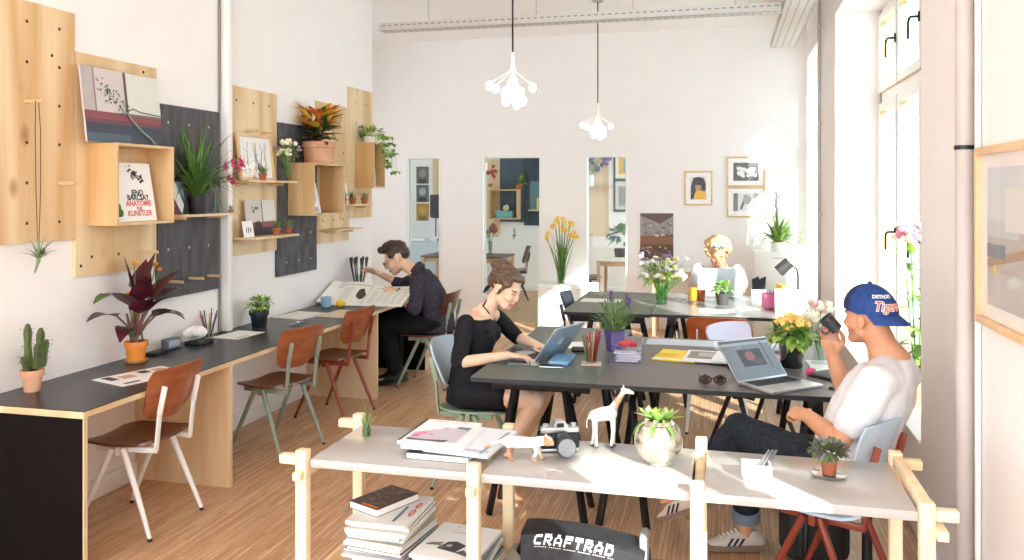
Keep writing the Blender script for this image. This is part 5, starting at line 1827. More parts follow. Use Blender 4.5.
# ---------------------------------------------------- film camera
t = thing('film_camera', 'black and silver film camera with a long lens on the middle shelf section', 'camera', (-.585, 3.01, S), .38)
BODYL = noisy('camera_leather', '1d1d1f', '2a2a2c', 200, rough=.6)
SILV = mat('camera_silver', 'c6c7c8', .3, .8)
MB().box((0, 0, .040), (.142, .040, .058), b=.008).build('body', BODYL, t)
b = MB().box((0, 0, .078), (.140, .036, .020), b=.005).box((0, 0, .007), (.140, .038, .012), b=.003)
b.prism([(-.028, 0), (.028, 0), (.016, .024), (-.016, .024)], -.018, .018, M=T(0, -.002, .088) @ RX(HALF))
b.build('top_plate', SILV, t)
for (x, z, r) in ((.052, .099, .011), (.030, .095, .007), (-.050, .098, .012)):
    MB().tube([(x, 0, .088), (x, 0, z)], r, 16).build('dial', SILV, t)
b = MB()
M = T(.006, -.021, .043) @ RX(HALF)
b.lathe([(.029, 0), (.031, .004), (.031, .022), (.029, .024), (.033, .028), (.033, .055), (.030, .057), (.034, .062), (.034, .088), (.031, .090), (.001, .090)], n=28, M=M)
lens = b.build('lens', BLACK, t)
MB().lathe([(.0315, .0902), (.0315, .092), (.001, .092)], n=28, M=M, cap=False).build('lens_cap', mat('cap_grey', '8b8e92', .35), lens)
MB().lathe([(.0316, .0225), (.0316, .0275)], n=28, M=M, cap=False).build('ring', SILV, lens)
MB().box((0, -.022, .098), (.026, .004, .014), b=.002).build('name_plate', BLACK, t)

# ---------------------------------------------------- mirrored globe with succulent
t = thing('globe_planter', 'mirrored silver glass globe with a green succulent on the shelf', 'planter', (-.225, 2.96, S))
prof = [(.035, 0), (.045, .002)]
for k in range(15):
    a = -1.05 + k * .145
    prof.append((.084 * cos(a), .078 + .084 * sin(a) * 1.0))
r_, z_ = prof[-1]
prof += [(r_ - .003, z_ + .003), (r_ - .008, z_ - .006)]
MB().lathe(prof, n=36, cap=False).build('globe', noisy('mercury_glass', 'c9c4b4', 'e6e2d6', 18, rough=.16), t)
MATS['mercury_glass'].node_tree.nodes['Principled BSDF'].inputs['Metallic'].default_value = .85
MB().lathe([(.001, .142), (.05, .143), (.06, .138)], n=20, cap=False).build('soil', SOIL, t)
b = MB()
for (x, y) in ((0, 0), (-.03, .02), (.03, .015)):
    rose(b, (x, y, .145), 16, .075, .15, (0, 1), .34)
for k in range(7):
    a = k * .9
    b.leaf((.03 * cos(a), .03 * sin(a), .145), (cos(a), sin(a), .2), .09, .02, 1.0, 2, seg=5)
b.build('foliage', [GREENL, noisy('succulent_mint', 'a4c98a', 'c3dca0', 20, rough=.4), GREEN], t)

# ---------------------------------------------------- right section
t = thing('pen_box', 'white box with pens lying across it on the right shelf section', 'pen holder', (.10, 2.885, S), .1)
b = MB()
for (x0, x1, y0, y1, z0, z1) in ((-.045, .045, -.035, .035, 0, .004), (-.045, -.041, -.035, .035, .004, .05), (.041, .045, -.035, .035, .004, .05), (-.041, .041, -.035, -.031, .004, .05), (-.041, .041, .031, .035, .004, .05)):
    b.bx(x0, x1, y0, y1, z0, z1)
b.build('box', WHITE, t)
for k in range(3):
    MB().tube([(-.01 + .012 * k, -.01, .02), (.05 + .012 * k, .06, .075)], .004, 8).build('pen', mat('pen_grey', '85888c', .35, .4), t)
t = thing('potted_plant', 'small bushy plant in a terracotta pot on a silver saucer, right shelf section', 'plant', (.335, 2.965, S + .006))
b = MB(); pot(b, .021, .029, .055, 0, 1); b.build('pot', [TERRA, SOIL], t)
MB().lathe([(.001, -.006), (.05, -.006), (.058, .002), (.056, .003), (.048, -.001), (.001, -.001)], n=32, cap=False).build('saucer', mat('mirror_plate', 'dcdcda', .12, .9), t)
b = MB(); bush(b, (0, 0, .078), (.058, .05, .028), 420, .024, .016, (0, 0, 1), .4); b.build('foliage', [noisy('leaf_thyme', '5f7046', '7f8f64', 20, rough=.6), mat('leaf_mauve', '8a7f8c', .6)], t)

# ---------------------------------------------------- lower shelf: magazine piles
LZ = .3355
G2 = 'pile of magazines on the lower shelf at the left'
z = LZ
mags = ['b9b6ae', '8a8d90', 'd9d6cf', '6c7a8c', 'cfcac0', 'e3e0da', '9aa3ad', '54585e', 'd6d2ca', 'c2b8a8', 'e8e6e2', '7f8894', 'dcd8d0', 'b4aea4', 'e9e7e2', '8d8f8a', 'efeeea']
ords = ['lowest', 'second', 'third', 'fourth', 'fifth', 'sixth', 'seventh', 'eighth', 'ninth', 'tenth', 'eleventh', 'twelfth', 'thirteenth', 'fourteenth', 'fifteenth', 'sixteenth']
n = 15
for k in range(n):
    h = rv(.009, .0155)
    txt, sh = (), ()
    if k == n - 1:
        sh = lambda p: [('e', p('d4685f'), .90, .42, .045, .12), ('e', p('d4685f'), .90, .66, .045, .10), ('e', p('e9b4ae'), .90, .42, .02, .07), ('e', p('e9b4ae'), .90, .66, .02, .05), ('l', p('55708a'), (.74, .1), (.74, .6), .01)]
    book('%s magazine from the bottom of the tall left pile under the shelf' % ords[k] if k else 'lowest magazine of the tall left pile under the shelf', (-1.195 + rv(-.012, .012), 2.905 + rv(-.015, .015), z), rv(-.09, .06) - .05, .225 + rv(-.01, .01), .295, h, mags[k], sh, group=G2)
    z += h + .0006
book('orange-spined brown book on top of the tall left pile under the shelf', (-1.235, 2.93, z), -.42, .15, .215, .026, '5a4a44',
     lambda p: [('e', p('7a6c64'), rv(.1, .9), rv(.1, .9), .07, .03) for _ in range(30)] + [('r', p('e08a3a'), 0.45, 0, 1, .06)], name='book', cat='book')
G3 = 'pile of magazines on the lower shelf beside the bag'
z = LZ
n = 9
for k in range(n):
    h = rv(.009, .014)
    top = k == n - 1
    sh = (lambda p: [('p', p('3a3a3e'), [(.3, .25), (.62, .2), (.7, .42), (.5, .5), (.38, .46)]), ('p', p('7a7a7c'), [(.1, .3), (.3, .36), (.34, .44), (.12, .38)]), ('p', p('55555a'), [(.62, .2), (.92, .12), (.72, .3)]), ('e', p('b9b7b4'), .45, .36, .05, .04), ('e', p('6a6a6e'), .35, .30, .05, .03), ('l', p('8a6a58'), (.08, .33), (.34, .34), .008), ('e', p('e0d3cf'), .45, .74, .2, .02), ('r', p('c9c7c4'), .3, .88, .34, .90), ('r', p('c9c7c4'), .5, .88, .54, .90), ('r', p('c9c7c4'), .7, .88, .75, .90)]) if top else ()
    book(('%s magazine from the bottom of the short pile beside the bag' % ords[k]) if not top else 'white magazine with a dark ink drawing topping the short pile', (-.945 + rv(-.01, .03), 2.90 + rv(-.02, .02), z), rv(-.05, .12) - .05, .235, .30, h, 'f1f1f0' if top else mags[(k * 5 + 2) % 17], sh, group=G3)
    z += h + .0006

# ---------------------------------------------------- black bag with lettering
t = thing('messenger_bag', 'black bag with white block lettering leaning on the lower shelf', 'bag', (-.475, 2.93, LZ), .02)
BAG = noisy('bag_canvas', '1f1f22', '2d2d31', 30, rough=.65)


def bag(u, v):
    # u around, v up; soft box with a slumped, rounded top
    a = 2 * PI * u
    ca, sa = cos(a), sin(a)
    e = .45
    x = math.copysign(abs(ca) ** e, ca) * .225
    y = math.copysign(abs(sa) ** e, sa) * .085
    k = 1 - max(0, v - .72) / .28
    q = math.sqrt(max(0, 1 - (1 - k) ** 2)) if v > .72 else 1
    hz = .165 - .018 * (x / .2) - .02 * abs(x / .225) ** 4
    return (x * (.82 + .18 * q) * (1 if v > .08 else .97), y * (.25 + .75 * q) + .015 * v, hz * v + .004 * sin(9 * u * 6.28) * v)


MB().grid(bag, 72, 24).build('body', BAG, t)
b = MB()


def flap(u, v):
    x = (u * 2 - 1) * .212
    hz = .165 - .018 * (x / .2) - .02 * abs(x / .225) ** 4
    q = v
    y = .02 - .118 * min(1, q * 3.6) ** .8 - .004
    z = hz + .012 - .125 * max(0, q - .27) ** 1.05 - .02 * q
    return (x, y, z)


MB().slab(flap, 30, 16, .006).build('flap', BAG, t)
b = MB()
# squared-off block letters, drawn as strokes in a unit cell
q_ = .24
GL = {'C': [(0, .16, q_, .84), (.14, 1 - q_, 1, 1), (.14, 0, 1, q_)],
      'R': [(0, 0, q_, 1), (q_, 1 - q_, .88, 1), (1 - q_, .52, 1, .90), (q_, .36, .86, .54), (.50, .18, .80, .36), (.72, 0, 1.06, .18)],
      'A': [(0, 0, q_, .74), (.12, .74, .36, .88), (.28, .80, .72, 1), (.64, .74, .88, .88), (1 - q_, 0, 1, .74), (q_, .24, 1 - q_, .42)],
      'F': [(0, 0, q_, 1), (q_, 1 - q_, 1, 1), (q_, .40, .86, .40 + q_ * .85)],
      'T': [(0, 1 - q_, 1, 1), (.5 - q_ / 2, 0, .5 + q_ / 2, 1 - q_)],
      'D': [(0, 0, q_, 1), (q_, 1 - q_, .84, 1), (1 - q_, .16, 1, .84), (q_, 0, .84, q_)]}


def on_flap(x, y, off):
    x -= .028
    y += .004 * (1 - (x / .15) ** 2)
    u = (x / .212 + 1) / 2
    v = .40 - y * 5.8
    p0 = V(flap(u, v)); p1 = V(flap(u, v + .02))
    n_ = V((1, 0, 0)).cross(p1 - p0).normalized()
    if n_.y > 0: n_ = -n_
    return p0 + n_ * off


LW_, LH_, GAP = .0265, .042, .0085
for i, ch in enumerate('CRAFTRAD'):
    x0 = (i - 4) * (LW_ + GAP) + GAP / 2
    for k, (a0, b0, a1, b1) in enumerate(GL[ch]):
        for j in range(4):
            c0, c1 = b0 + (b1 - b0) * j / 4, b0 + (b1 - b0) * (j + 1) / 4
            pts = []
            for (gx, gy) in ((a0, c0), (a1, c0), (a1, c1), (a0, c1)):
                pts.append(on_flap(x0 + gx * LW_ + (gy - .5) * .009, (gy - .5) * LH_, .0048 + k * .0001))
            b.add(pts, [[0, 1, 2, 3]])
for k in range(38):
    if k % 7 == 6: continue
    x = -.135 + k * .0072
    b.add([on_flap(x, -.0315, .0048), on_flap(x + .0042, -.0315, .0048), on_flap(x + .0048, -.0285, .0048), on_flap(x + .0006, -.0285, .0048)], [[0, 1, 2, 3]])
b.build('lettering', mat('print_white', 'f0f0ee', .6), t)
MB().tube([(-.215, .02, .14), (-.25, .05, .05), (-.23, .07, .014), (-.16, .075, .016)], .012, 8).build('strap', BLACK, t)
MB().box((.205, -.02, .11), (.03, .09, .16), b=.012).build('end_piece', mat('end_highlight_grey', 'a3a6ab', .4), t)  # hard end piece, its pale grey standing for a reflective highlight

# ---------------------------------------------------- under the man's chair
t = thing('rucksack', 'black rucksack on the floor behind the legs of the rust-legged chair', 'bag', (.40, 4.12, 0), .2)
b = MB().box((0, 0, .17), (.30, .18, .34), b=.05)
b.build('body', BAG, t)
MB().box((0, -.10, .12), (.22, .05, .16), b=.02).build('pocket', BAG, t)
for s in (-1, 1):
    MB().tube([(s * .07, -.09, .30), (s * .08, -.14, .2), (s * .08, -.13, .05)], .012, 6).build('strap', BLACK, t)
MB().tube([(-.04, 0, .34), (0, 0, .375), (.04, 0, .34)], .008, 6).build('handle', BLACK, t)
solo('black_tube', MB().tube([(0, 0, 0), (0, 0, .40)], .022, 14).tube([(0, 0, .40), (0, 0, .405)], .024, 14), BLACK, 'black cylindrical tube standing beside the black rucksack', 'tube', (.60, 3.93, 0))
t = thing('umbrella', 'folded black umbrella lying on the floor behind the feet of the man in the cap', 'umbrella', (.22, 4.75, 0.03), -.5)
MB().tube([(-.3, 0, 0), (-.15, 0, .005), (.15, 0, .005), (.25, 0, 0)], [.008, .025, .03, .010], 10).build('canopy', BLACK, t)
MB().tube([(.25, 0, 0), (.36, 0, 0), (.40, .02, 0), (.40, .05, 0)], .007, 8).build('handle', STEEL, t)

# ------------------------------------------------------------------ people
def unit(v):
    return V(v).normalized()


class Head:
    """local frame: r to the person's right, f forward, u up; origin between the eyes, inside the skull"""
    def __init__(s, c, fwd, roll=0.0, k=1.0):
        s.c = V(c)
        s.f = unit(fwd)
        r = s.f.cross(V((0, 0, 1))).normalized()
        u = r.cross(s.f)
        s.r = r * cos(roll) + u * sin(roll)
        s.u = s.r.cross(s.f)
        s.k = k
        s.M = Matrix.Translation(s.c) @ Matrix((s.r, s.f, s.u)).transposed().to_4x4() @ Matrix.Scale(k, 4)

    def P(s, x, y, z):
        return s.M @ V((x, y, z))

    def loc(s, p):
        if not hasattr(s, 'I'):
            s.I = s.M.inverted()
        return s.I @ p

    def skin(s, mb, fem=False):
        M = s.M
        j = .92 if fem else 1.0
        mb.ell((0, -.018, .035), (.074, .094, .083), M=M, nu=20, nv=14)
        mb.ell((0, .030, -.010), (.066 * j, .060, .080), M=M, nu=20, nv=14)
        mb.ell((0, .036, -.065), (.050 * j, .052, .045), M=M, nu=16, nv=10)
        mb.ell((0, .062, -.094), (.026 * j, .024, .020), M=M)
        for q in (-1, 1):
            mb.ell((q * .036, .060, -.030), (.024, .026, .024), M=M)
            mb.tube([M @ V((q * .042, .01, -.06)), M @ V((q * .030, .055, -.088))], [.028, .022], 10, round_caps=True)
            mb.ell((q * .075, -.012, -.012), (.010, .022, .032), M=M)
            mb.ell((q * .030, .080, .020), (.022, .010, .008), M=M)
        g = .82 if fem else 1.0
        mb.tube([M @ V((0, .082, .012)), M @ V((0, .097 - (1 - g) * .03, -.012)), M @ V((0, .108 - (1 - g) * .07, -.030))], [.0085 * g, .010 * g, .013 * g], 10, round_caps=True)
        for q in (-1, 1):
            mb.ell((q * .011 * g, .094 - (1 - g) * .05, -.036), (.009 * g, .012 * g, .008 * g), M=M)
        mb.ell((0, .088, -.061), (.020, .010, .006), M=M)
        mb.ell((0, .086, -.071), (.018, .010, .007), M=M)

    def colour(s, p, lips=1, brow=2, shade=None):
        q = s.loc(p)
        if q.y > .06 and abs(q.x) < .026 and -.077 < q.z < -.056:
            return lips
        if q.y > .062 and .016 < abs(q.x) < .046 and .021 < q.z < .0265:
            return brow
        if q.y > .066 and .022 < abs(q.x) < .040 and -.001 < q.z < .0045:
            return brow
        if shade is not None and q.y > -.0 and q.z < -.048 and q.z > -.12 and not (abs(q.x) < .02 and q.z > -.055):
            return shade
        return 0


def hand(mb, w, d, n, side, curl=.5, spread=.12, thumb=.6, k=1.0, curls=None):
    """w wrist, d along the hand, n out of the palm, side towards the thumb"""
    w, d, n = V(w), unit(d), V(n)
    n = (n - d * n.dot(d)).normalized()
    s = V(side)
    s = (s - d * s.dot(d) - n * s.dot(n)).normalized()
    Mh = Matrix.Translation(w) @ Matrix((s, d, n)).transposed().to_4x4() @ Matrix.Scale(k, 4)
    mb.ell((0, .046, .002), (.040, .052, .0145), M=Mh, nu=16, nv=10)
    mb.ell((.024, .030, .008), (.018, .030, .014), M=Mh)
    mb.tube([Mh @ V((0, -.01, 0)), Mh @ V((0, .03, 0))], [(.026 * k, .020 * k), (.034 * k, .016 * k)], 12, round_caps=True)
    for i, (x, y, ln, r) in enumerate(((.029, .084, .072, .0086), (.010, .090, .080, .0088), (-.010, .087, .074, .0085), (-.028, .078, .058, .0076))):
        c = curls[i] if curls else curl * (1 + .10 * i)
        a = spread * (1.2 - i * .8)
        p = V((x, y, .002))
        pts = [V((x * .8, y - .03, .002)), p]
        ang = c * .55
        for seg in (.44, .32, .24):
            dv = V((sin(a) * cos(ang), cos(a) * cos(ang), sin(ang)))
            p = p + dv * ln * seg
            pts.append(p)
            ang += c * .9
        mb.tube([Mh @ q for q in pts], [r * k * 1.05, r * k * 1.05, r * k, r * k * .92, r * k * .8], 9, round_caps=True)
    p = V((.026, .018, .006))
    t1 = p + V((.026, .026, .004 + .012 * thumb))
    t2 = t1 + V((.010 - .012 * thumb, .027, .010 * thumb + .003))
    t3 = t2 + V((-.002 - .012 * thumb, .022, .008 * thumb))
    mb.tube([Mh @ q for q in (p, t1, t2, t3)], [.013 * k, .0115 * k, .010 * k, .0085 * k], 9, round_caps=True)


def limb(mb, pts, rs, n=14):
    """smooth tapered limb through the joints"""
    P = [V(p) for p in pts]
    out, rr = [], []
    for i in range(len(P) - 1):
        for q in range(4):
            t = q / 4
            out.append(P[i].lerp(P[i + 1], t)); rr.append(rs[i] + (rs[i + 1] - rs[i]) * t)
    out.append(P[-1]); rr.append(rs[-1])
    mb.tube(out, rr, n, round_caps=True)
    for p, r in zip(P, rs):
        mb.ell(p, r * .99, nu=12, nv=8)


def torso(mb, rings, side, n=24):
    """rings: (centre, half width, half depth); side: direction to the person's right per ring or one for all"""
    vs, fs = [], []
    K = len(rings)
    for i, (c, a, b_) in enumerate(rings):
        c = V(c)
        d = V(rings[min(i + 1, K - 1)][0]) - V(rings[max(i - 1, 0)][0])
        sd = unit(side[i] if isinstance(side, list) else side)
        d.normalize()
        sd = (sd - d * sd.dot(d)).normalized()
        fr = d.cross(sd)
        for q in range(n):
            t = 2 * PI * q / n
            e = .85
            x = math.copysign(abs(cos(t)) ** e, cos(t)); y = math.copysign(abs(sin(t)) ** e, sin(t))
            vs.append(c + sd * x * a + fr * y * b_)
    for i in range(K - 1):
        for q in range(n):
            q2 = (q + 1) % n
            fs.append([i * n + q, i * n + q2, (i + 1) * n + q2, (i + 1) * n + q])
    fs.append(list(range(n))[::-1]); fs.append([(K - 1) * n + q for q in range(n)])
    mb.add(vs, fs)


def body_obj(t, mb, mats, head=None, shade=None, voxel=.0048, smooth=3, extra=None):
    me = remesh(mb, voxel, smooth, .5, 'body')
    if head:
        for q in me.polygons:
            k = head.colour(q.center, 1, 2, shade)
            q.material_index = k
    return meshobj('body', me, mats, t)


def cloth(t, name, mb, m, voxel=.009, smooth=6, wr=.0, f=9.0, label=None, paintfn=None):
    me = remesh(mb, voxel, smooth, .5, name)
    if wr:
        for v in me.vertices:
            v.co += v.normal * wr * (noise.noise(v.co * f) + .5 * noise.noise(v.co * f * 2.3))
    o = meshobj(name, me, m if isinstance(m, list) else [m], t)
    if paintfn:
        for q in me.polygons:
            q.material_index = paintfn(q.center)
    if label:
        o['label'] = label
    return o


def hairball(t, mb, m, voxel=.006, smooth=2, amp=.006, f=40, name='hair'):
    me = remesh(mb, voxel, smooth, .5, name)
    for v in me.vertices:
        v.co += v.normal * amp * (noise.noise(v.co * f) + .6 * noise.noise(v.co * f * 2.1))
    return meshobj(name, me, [m], t)


SKINF = noisy('skin_fair', 'e8bfa2', 'eccab0', 9, rough=.5, spec=.35)
SKINM = noisy('skin_light', 'e6bb9c', 'ebc6aa', 9, rough=.5, spec=.35)
SKINT = noisy('skin_tan', 'c98f6c', 'd29c7a', 9, rough=.5, spec=.35)
LIPS = mat('lips', 'c17f72', .45)
BROW = mat('brow_brown', '5a4030', .7)
BROWD = mat('brow_dark', '3a2a22', .7)
STUB = mat('stubble', 'd3a489', .55)
STUBT = mat('stubble_tan', 'b98565', .55)


def arm(mb, sh, el, wr, r=(.052, .043, .036, .027)):
    s_, e_, w_ = V(sh), V(el), V(wr)
    limb(mb, [s_, s_.lerp(e_, .45), e_, e_.lerp(w_, .35), w_], [r[0], r[1] * 1.03, r[2] * .98, r[2] * .97, r[3]])


def leg(mb, hip, kn, an, r=(.082, .070, .053, .050, .034)):
    h, k, a = V(hip), V(kn), V(an)
    limb(mb, [h, h.lerp(k, .5), k, k.lerp(a, .32), a], list(r))


def foot(mb, an, toe, r=.036):
    a, q = V(an), V(toe)
    d = (q - a); d.z = 0; d.normalize()
    heel = V((a.x, a.y, q.z)) - d * .045
    mb.tube([heel + V((0, 0, .004)), V((a.x, a.y, q.z)) + d * .03 + V((0, 0, .012)), q - d * .05 + V((0, 0, .004)), q], [(.020, .018), (.026, .024), (.030, .016), (.022, .010)], 12, round_caps=True)
    mb.tube([a, V((a.x, a.y, q.z + .02))], [.034, .028], 12, round_caps=True)


# ------------------------------------------------ woman in black (faces +X)
t = thing('person', 'seated woman in a black dress typing on the silver-blue laptop, brown hair tied up', 'person', (0, 0, 0))
H1 = Head((-1.228, 4.715, 1.135), (.80, -.30, -.46), .03, .98)
RS, LS = V((-1.425, 4.565, .945)), V((-1.345, 4.885, .945))
RE, LE = V((-1.445, 4.475, .735)), V((-1.235, 5.005, .795))
RW, LW = V((-1.165, 4.505, .785)), V((-1.09, 4.865, .785))
RH, LH = V((-1.45, 4.63, .535)), V((-1.45, 4.81, .535))
RK, LK = V((-1.02, 4.60, .525)), V((-1.02, 4.84, .525))
RA, LA = V((-1.27, 4.64, .11)), V((-1.22, 4.86, .11))
b = MB()
H1.skin(b, True)
b.tube([H1.P(0, -.03, -.06), (-1.335, 4.715, 1.02), (-1.375, 4.72, .96)], [(.044, .044), (.045, .046), (.06, .075)], 16, round_caps=True)
rings = [((-1.46, 4.72, .52), .150, .105), ((-1.455, 4.72, .62), .130, .095), ((-1.43, 4.72, .74), .118, .085), ((-1.405, 4.72, .85), .128, .088), ((-1.39, 4.72, .93), .150, .078), ((-1.38, 4.72, .975), .11, .06)]
torso(b, rings, (0.1, -1, 0))
limb(b, [(-1.385, 4.72, .962), RS], [.045, .042]); limb(b, [(-1.37, 4.72, .962), LS], [.045, .042])
arm(b, RS, RE, RW, (.044, .038, .034, .023)); arm(b, LS, LE, LW, (.044, .038, .034, .023))
hand(b, RW, (.95, .25, -.06), (0, 0, -1), (.1, 1, .0), .35, .14, .3, .92)
hand(b, LW, (.80, -.45, -.08), (0, 0, -1), (-.3, -1, 0), .35, .14, .3, .92)
leg(b, RH, RK, RA, (.080, .068, .052, .048, .031)); leg(b, LH, LK, LA, (.080, .068, .052, .048, .031))
foot(b, RA, (-1.12, 4.63, .035), .03); foot(b, LA, (-1.07, 4.87, .035), .03)
body_obj(t, b, [SKINF, LIPS, BROW], H1)
DRESS = noisy('dress_black', '16161a', '1e1e23', 25, rough=.75, spec=.25)
b = MB()
g = .013
torso(b, [((-1.465, 4.72, .465), .170, .125), ((-1.46, 4.72, .54), .168, .122), ((-1.455, 4.72, .63), .143, .110), ((-1.43, 4.72, .74), .130, .098), ((-1.40, 4.72, .84), .142, .108), ((-1.388, 4.72, .91), .158, .092), ((-1.386, 4.72, .945), .150, .078), ((-1.386, 4.72, .958), .125, .068)], (0.1, -1, 0))
for s, e, w_, f_ in ((RS, RE, RW, 1.0), (LS, LE, LW, 1.06)):
    limb(b, [s + V((-.005, 0, -.004)), s.lerp(e, .5), s.lerp(e, .97)], [.054, .051, .047])
for h, k in ((RH, RK), (LH, LK)):
    limb(b, [h, h.lerp(k, .45)], [.100, .091])
b.ell((-1.315, 4.72, .535), (.10, .09, .06))
for q in (-.055, .055):
    b.ell((-1.328, 4.72 + q * 1.1, .86), (.052, .058, .055))
cloth(t, 'dress', b, DRESS, wr=.004, f=14)
HAIRB = noisy('hair_brown', '4e3b2d', '735a47', 22, (1, 1, 3), rough=.5)
b = MB()
b.ell((0, -.030, .050), (.082, .094, .080), M=H1.M, nu=18, nv=12)
b.ell((0, -.085, .012), (.066, .050, .066), M=H1.M)
b.ell((0, .042, .092), (.052, .042, .022), M=H1.M)
for s in (-1, 1):
    b.ell((s * .064, .012, .058), (.018, .052, .042), M=H1.M)
    b.tube([H1.P(s * .072, .03, .04), H1.P(s * .078, .012, -.01), H1.P(s * .074, .0, -.045)], [.012, .009, .004], 8, round_caps=True)
b.ell((0, -.105, .085), (.052, .048, .046), M=H1.M, jit=.25)
b.ell((.01, -.075, .115), (.045, .045, .030), M=H1.M, jit=.3)
hairball(t, b, HAIRB, .0055, 2, .006, 45)
b = MB()
b.tube([H1.P(.02, -.098, -.045), H1.P(.03, -.104, -.075), H1.P(.035, -.108, -.10)], [.010, .012, .004], 8, round_caps=True)
b.tube([(-1.315, 4.665, .985), (-1.355, 4.66, 1.03), H1.P(.01, -.075, -.065)], [.004, .0045, .004], 6)
b.build('neck_ribbon', DRESS, t)

# ------------------------------------------------ man with the newspaper (faces -X)
t = thing('person', 'seated man with glasses in a dark shirt reading a newspaper at the wall desk', 'person', (0, 0, 0))
H2 = Head((-2.82, 6.95, 1.095), (-.86, -.18, -.48), 0, 1.14)
LS, RS = V((-2.555, 6.775, .915)), V((-2.60, 7.115, .925))
LE, RE = V((-2.545, 6.70, .685)), V((-2.88, 7.21, .835))
LW, RW = V((-2.735, 6.725, .795)), V((-3.09, 7.16, .945))
LH, RH = V((-2.42, 6.865, .54)), V((-2.42, 7.045, .54))
LK, RK = V((-2.885, 6.85, .515)), V((-2.885, 7.06, .515))
LA, RA = V((-2.775, 6.84, .10)), V((-2.86, 7.06, .10))
b = MB()
H2.skin(b)
b.tube([H2.P(0, -.03, -.06), (-2.665, 6.95, 1.0), (-2.60, 6.95, .945)], [(.054, .054), (.056, .056), (.07, .085)], 16, round_caps=True)
torso(b, [((-2.42, 6.95, .53), .155, .115), ((-2.44, 6.95, .65), .140, .105), ((-2.50, 6.95, .78), .150, .105), ((-2.56, 6.95, .88), .165, .100), ((-2.59, 6.95, .94), .13, .075)], (-.1, 1, 0))
arm(b, LS, LE, LW); arm(b, RS, RE, RW)
hand(b, LW, (-.85, -.05, .32), (.15, .85, -.2), (-.3, .1, .9), .75, .1, .7, 1.0)
hand(b, RW, (-.75, -.15, .25), (.05, -.6, -.5), (.2, -.4, .8), .8, .1, .7, 1.0)
leg(b, LH, LK, LA); leg(b, RH, RK, RA)
foot(b, LA, (-2.94, 6.83, .04)); foot(b, RA, (-3.03, 7.06, .04))
body_obj(t, b, [SKINM, LIPS, BROWD, STUB], H2, 3)
SHIRT = noisy('shirt_dark', '2c2a33', '46424e', 70, rough=.8, spec=.2)
b = MB()
torso(b, [((-2.415, 6.95, .47), .175, .135), ((-2.42, 6.95, .56), .172, .133), ((-2.44, 6.95, .66), .162, .128), ((-2.495, 6.95, .78), .170, .126), ((-2.555, 6.95, .88), .180, .116), ((-2.59, 6.95, .945), .150, .09), ((-2.615, 6.95, .975), .080, .075), ((-2.625, 6.95, 1.0), .067, .067)], (-.1, 1, 0))
for s, e, w_ in ((LS, LE, LW), (RS, RE, RW)):
    limb(b, [s, s.lerp(e, .5), e, e.lerp(w_, .18)], [.070, .062, .056, .054])
cloth(t, 'shirt', b, SHIRT, wr=.006, f=12)
b = MB()
b.tube([(-2.60, 6.95, .985), (-2.645, 6.95, 1.02)], [(.070, .075), (.066, .072)], 20)
b.build('collar', SHIRT, t)
TROU = noisy('trousers_black', '141416', '1c1c1f', 25, rough=.8, spec=.2)
b = MB()
torso(b, [((-2.42, 6.95, .445), .165, .12), ((-2.42, 6.95, .58), .165, .125)], (-.1, 1, 0))
for h, k, a in ((LH, LK, LA), (RH, RK, RA)):
    limb(b, [h, h.lerp(k, .5), k, k.lerp(a, .35), k.lerp(a, .90)], [.100, .092, .078, .074, .064])
cloth(t, 'trousers', b, TROU, wr=.005, f=10)


def shoe(t, an, toe, upper, sole, stripes=None, name='shoe', k=1.0):
    a, q = V(an), V(toe)
    d = (q - a)
    dl = d.copy()
    d.normalize()
    z0 = 0
    if stripes is not None or True:
        b = MB()
        up = V((0, 0, 1)); up = (up - d * up.dot(d)).normalized()
        sd = d.cross(up)
        base = a - up * .075 * k
        Lr = dl.length + .02
        fr = Matrix.Translation(base) @ Matrix((sd, d, up)).transposed().to_4x4()
        o = MB()
        o.tube([fr @ V(x) for x in ((0, -.062 * k, .036), (0, -.02, .046), (0, .05, .040), (0, .11, .028), (0, .165 * k, .020))], [(.030, .036), (.036, .046), (.042, .040), (.044, .027), (.034, .018)], 16, round_caps=True)
        o.tube([fr @ V((0, -.022, .05)), fr @ V((0, -.018, .088 * k))], [(.036, .044), (.034, .044)], 16, round_caps=False)
        me = remesh(o, .005, 3, .5, name)
        so = meshobj(name, me, [upper], t)
        s = MB()
        ou = [(.030, -.085), (.040, -.05), (.040, .02), (.049, .09), (.050, .13), (.036, .178), (.014, .198)]
        pts = ou + [(-x, y) for x, y in reversed(ou)]
        s.prism([(x * .98, y * k) for x, y in pts], 0, .024, M=fr)
        s.build('sole', sole, so)
        if stripes:
            st = MB()
            for e in (-1, 1):
                for i in range(3):
                    y = .035 + i * .026
                    w = .044
                    st.add([fr @ V(x) for x in ((e * (w + .003), y, .026), (e * (w + .003), y + .013, .026), (e * (w - .006), y - .012, .060), (e * (w - .006), y - .025, .060))], [[0, 1, 2, 3]], 0)
            st.build('stripe', stripes, so)
            lc = MB()
            for i in range(5):
                y = .045 + i * .018
                lc.tube([fr @ V((-.018, y, .084 - i * .008)), fr @ V((.018, y + .004, .084 - i * .008))], .0035, 6)
            lc.build('lace', PAPER, so)
        return fr


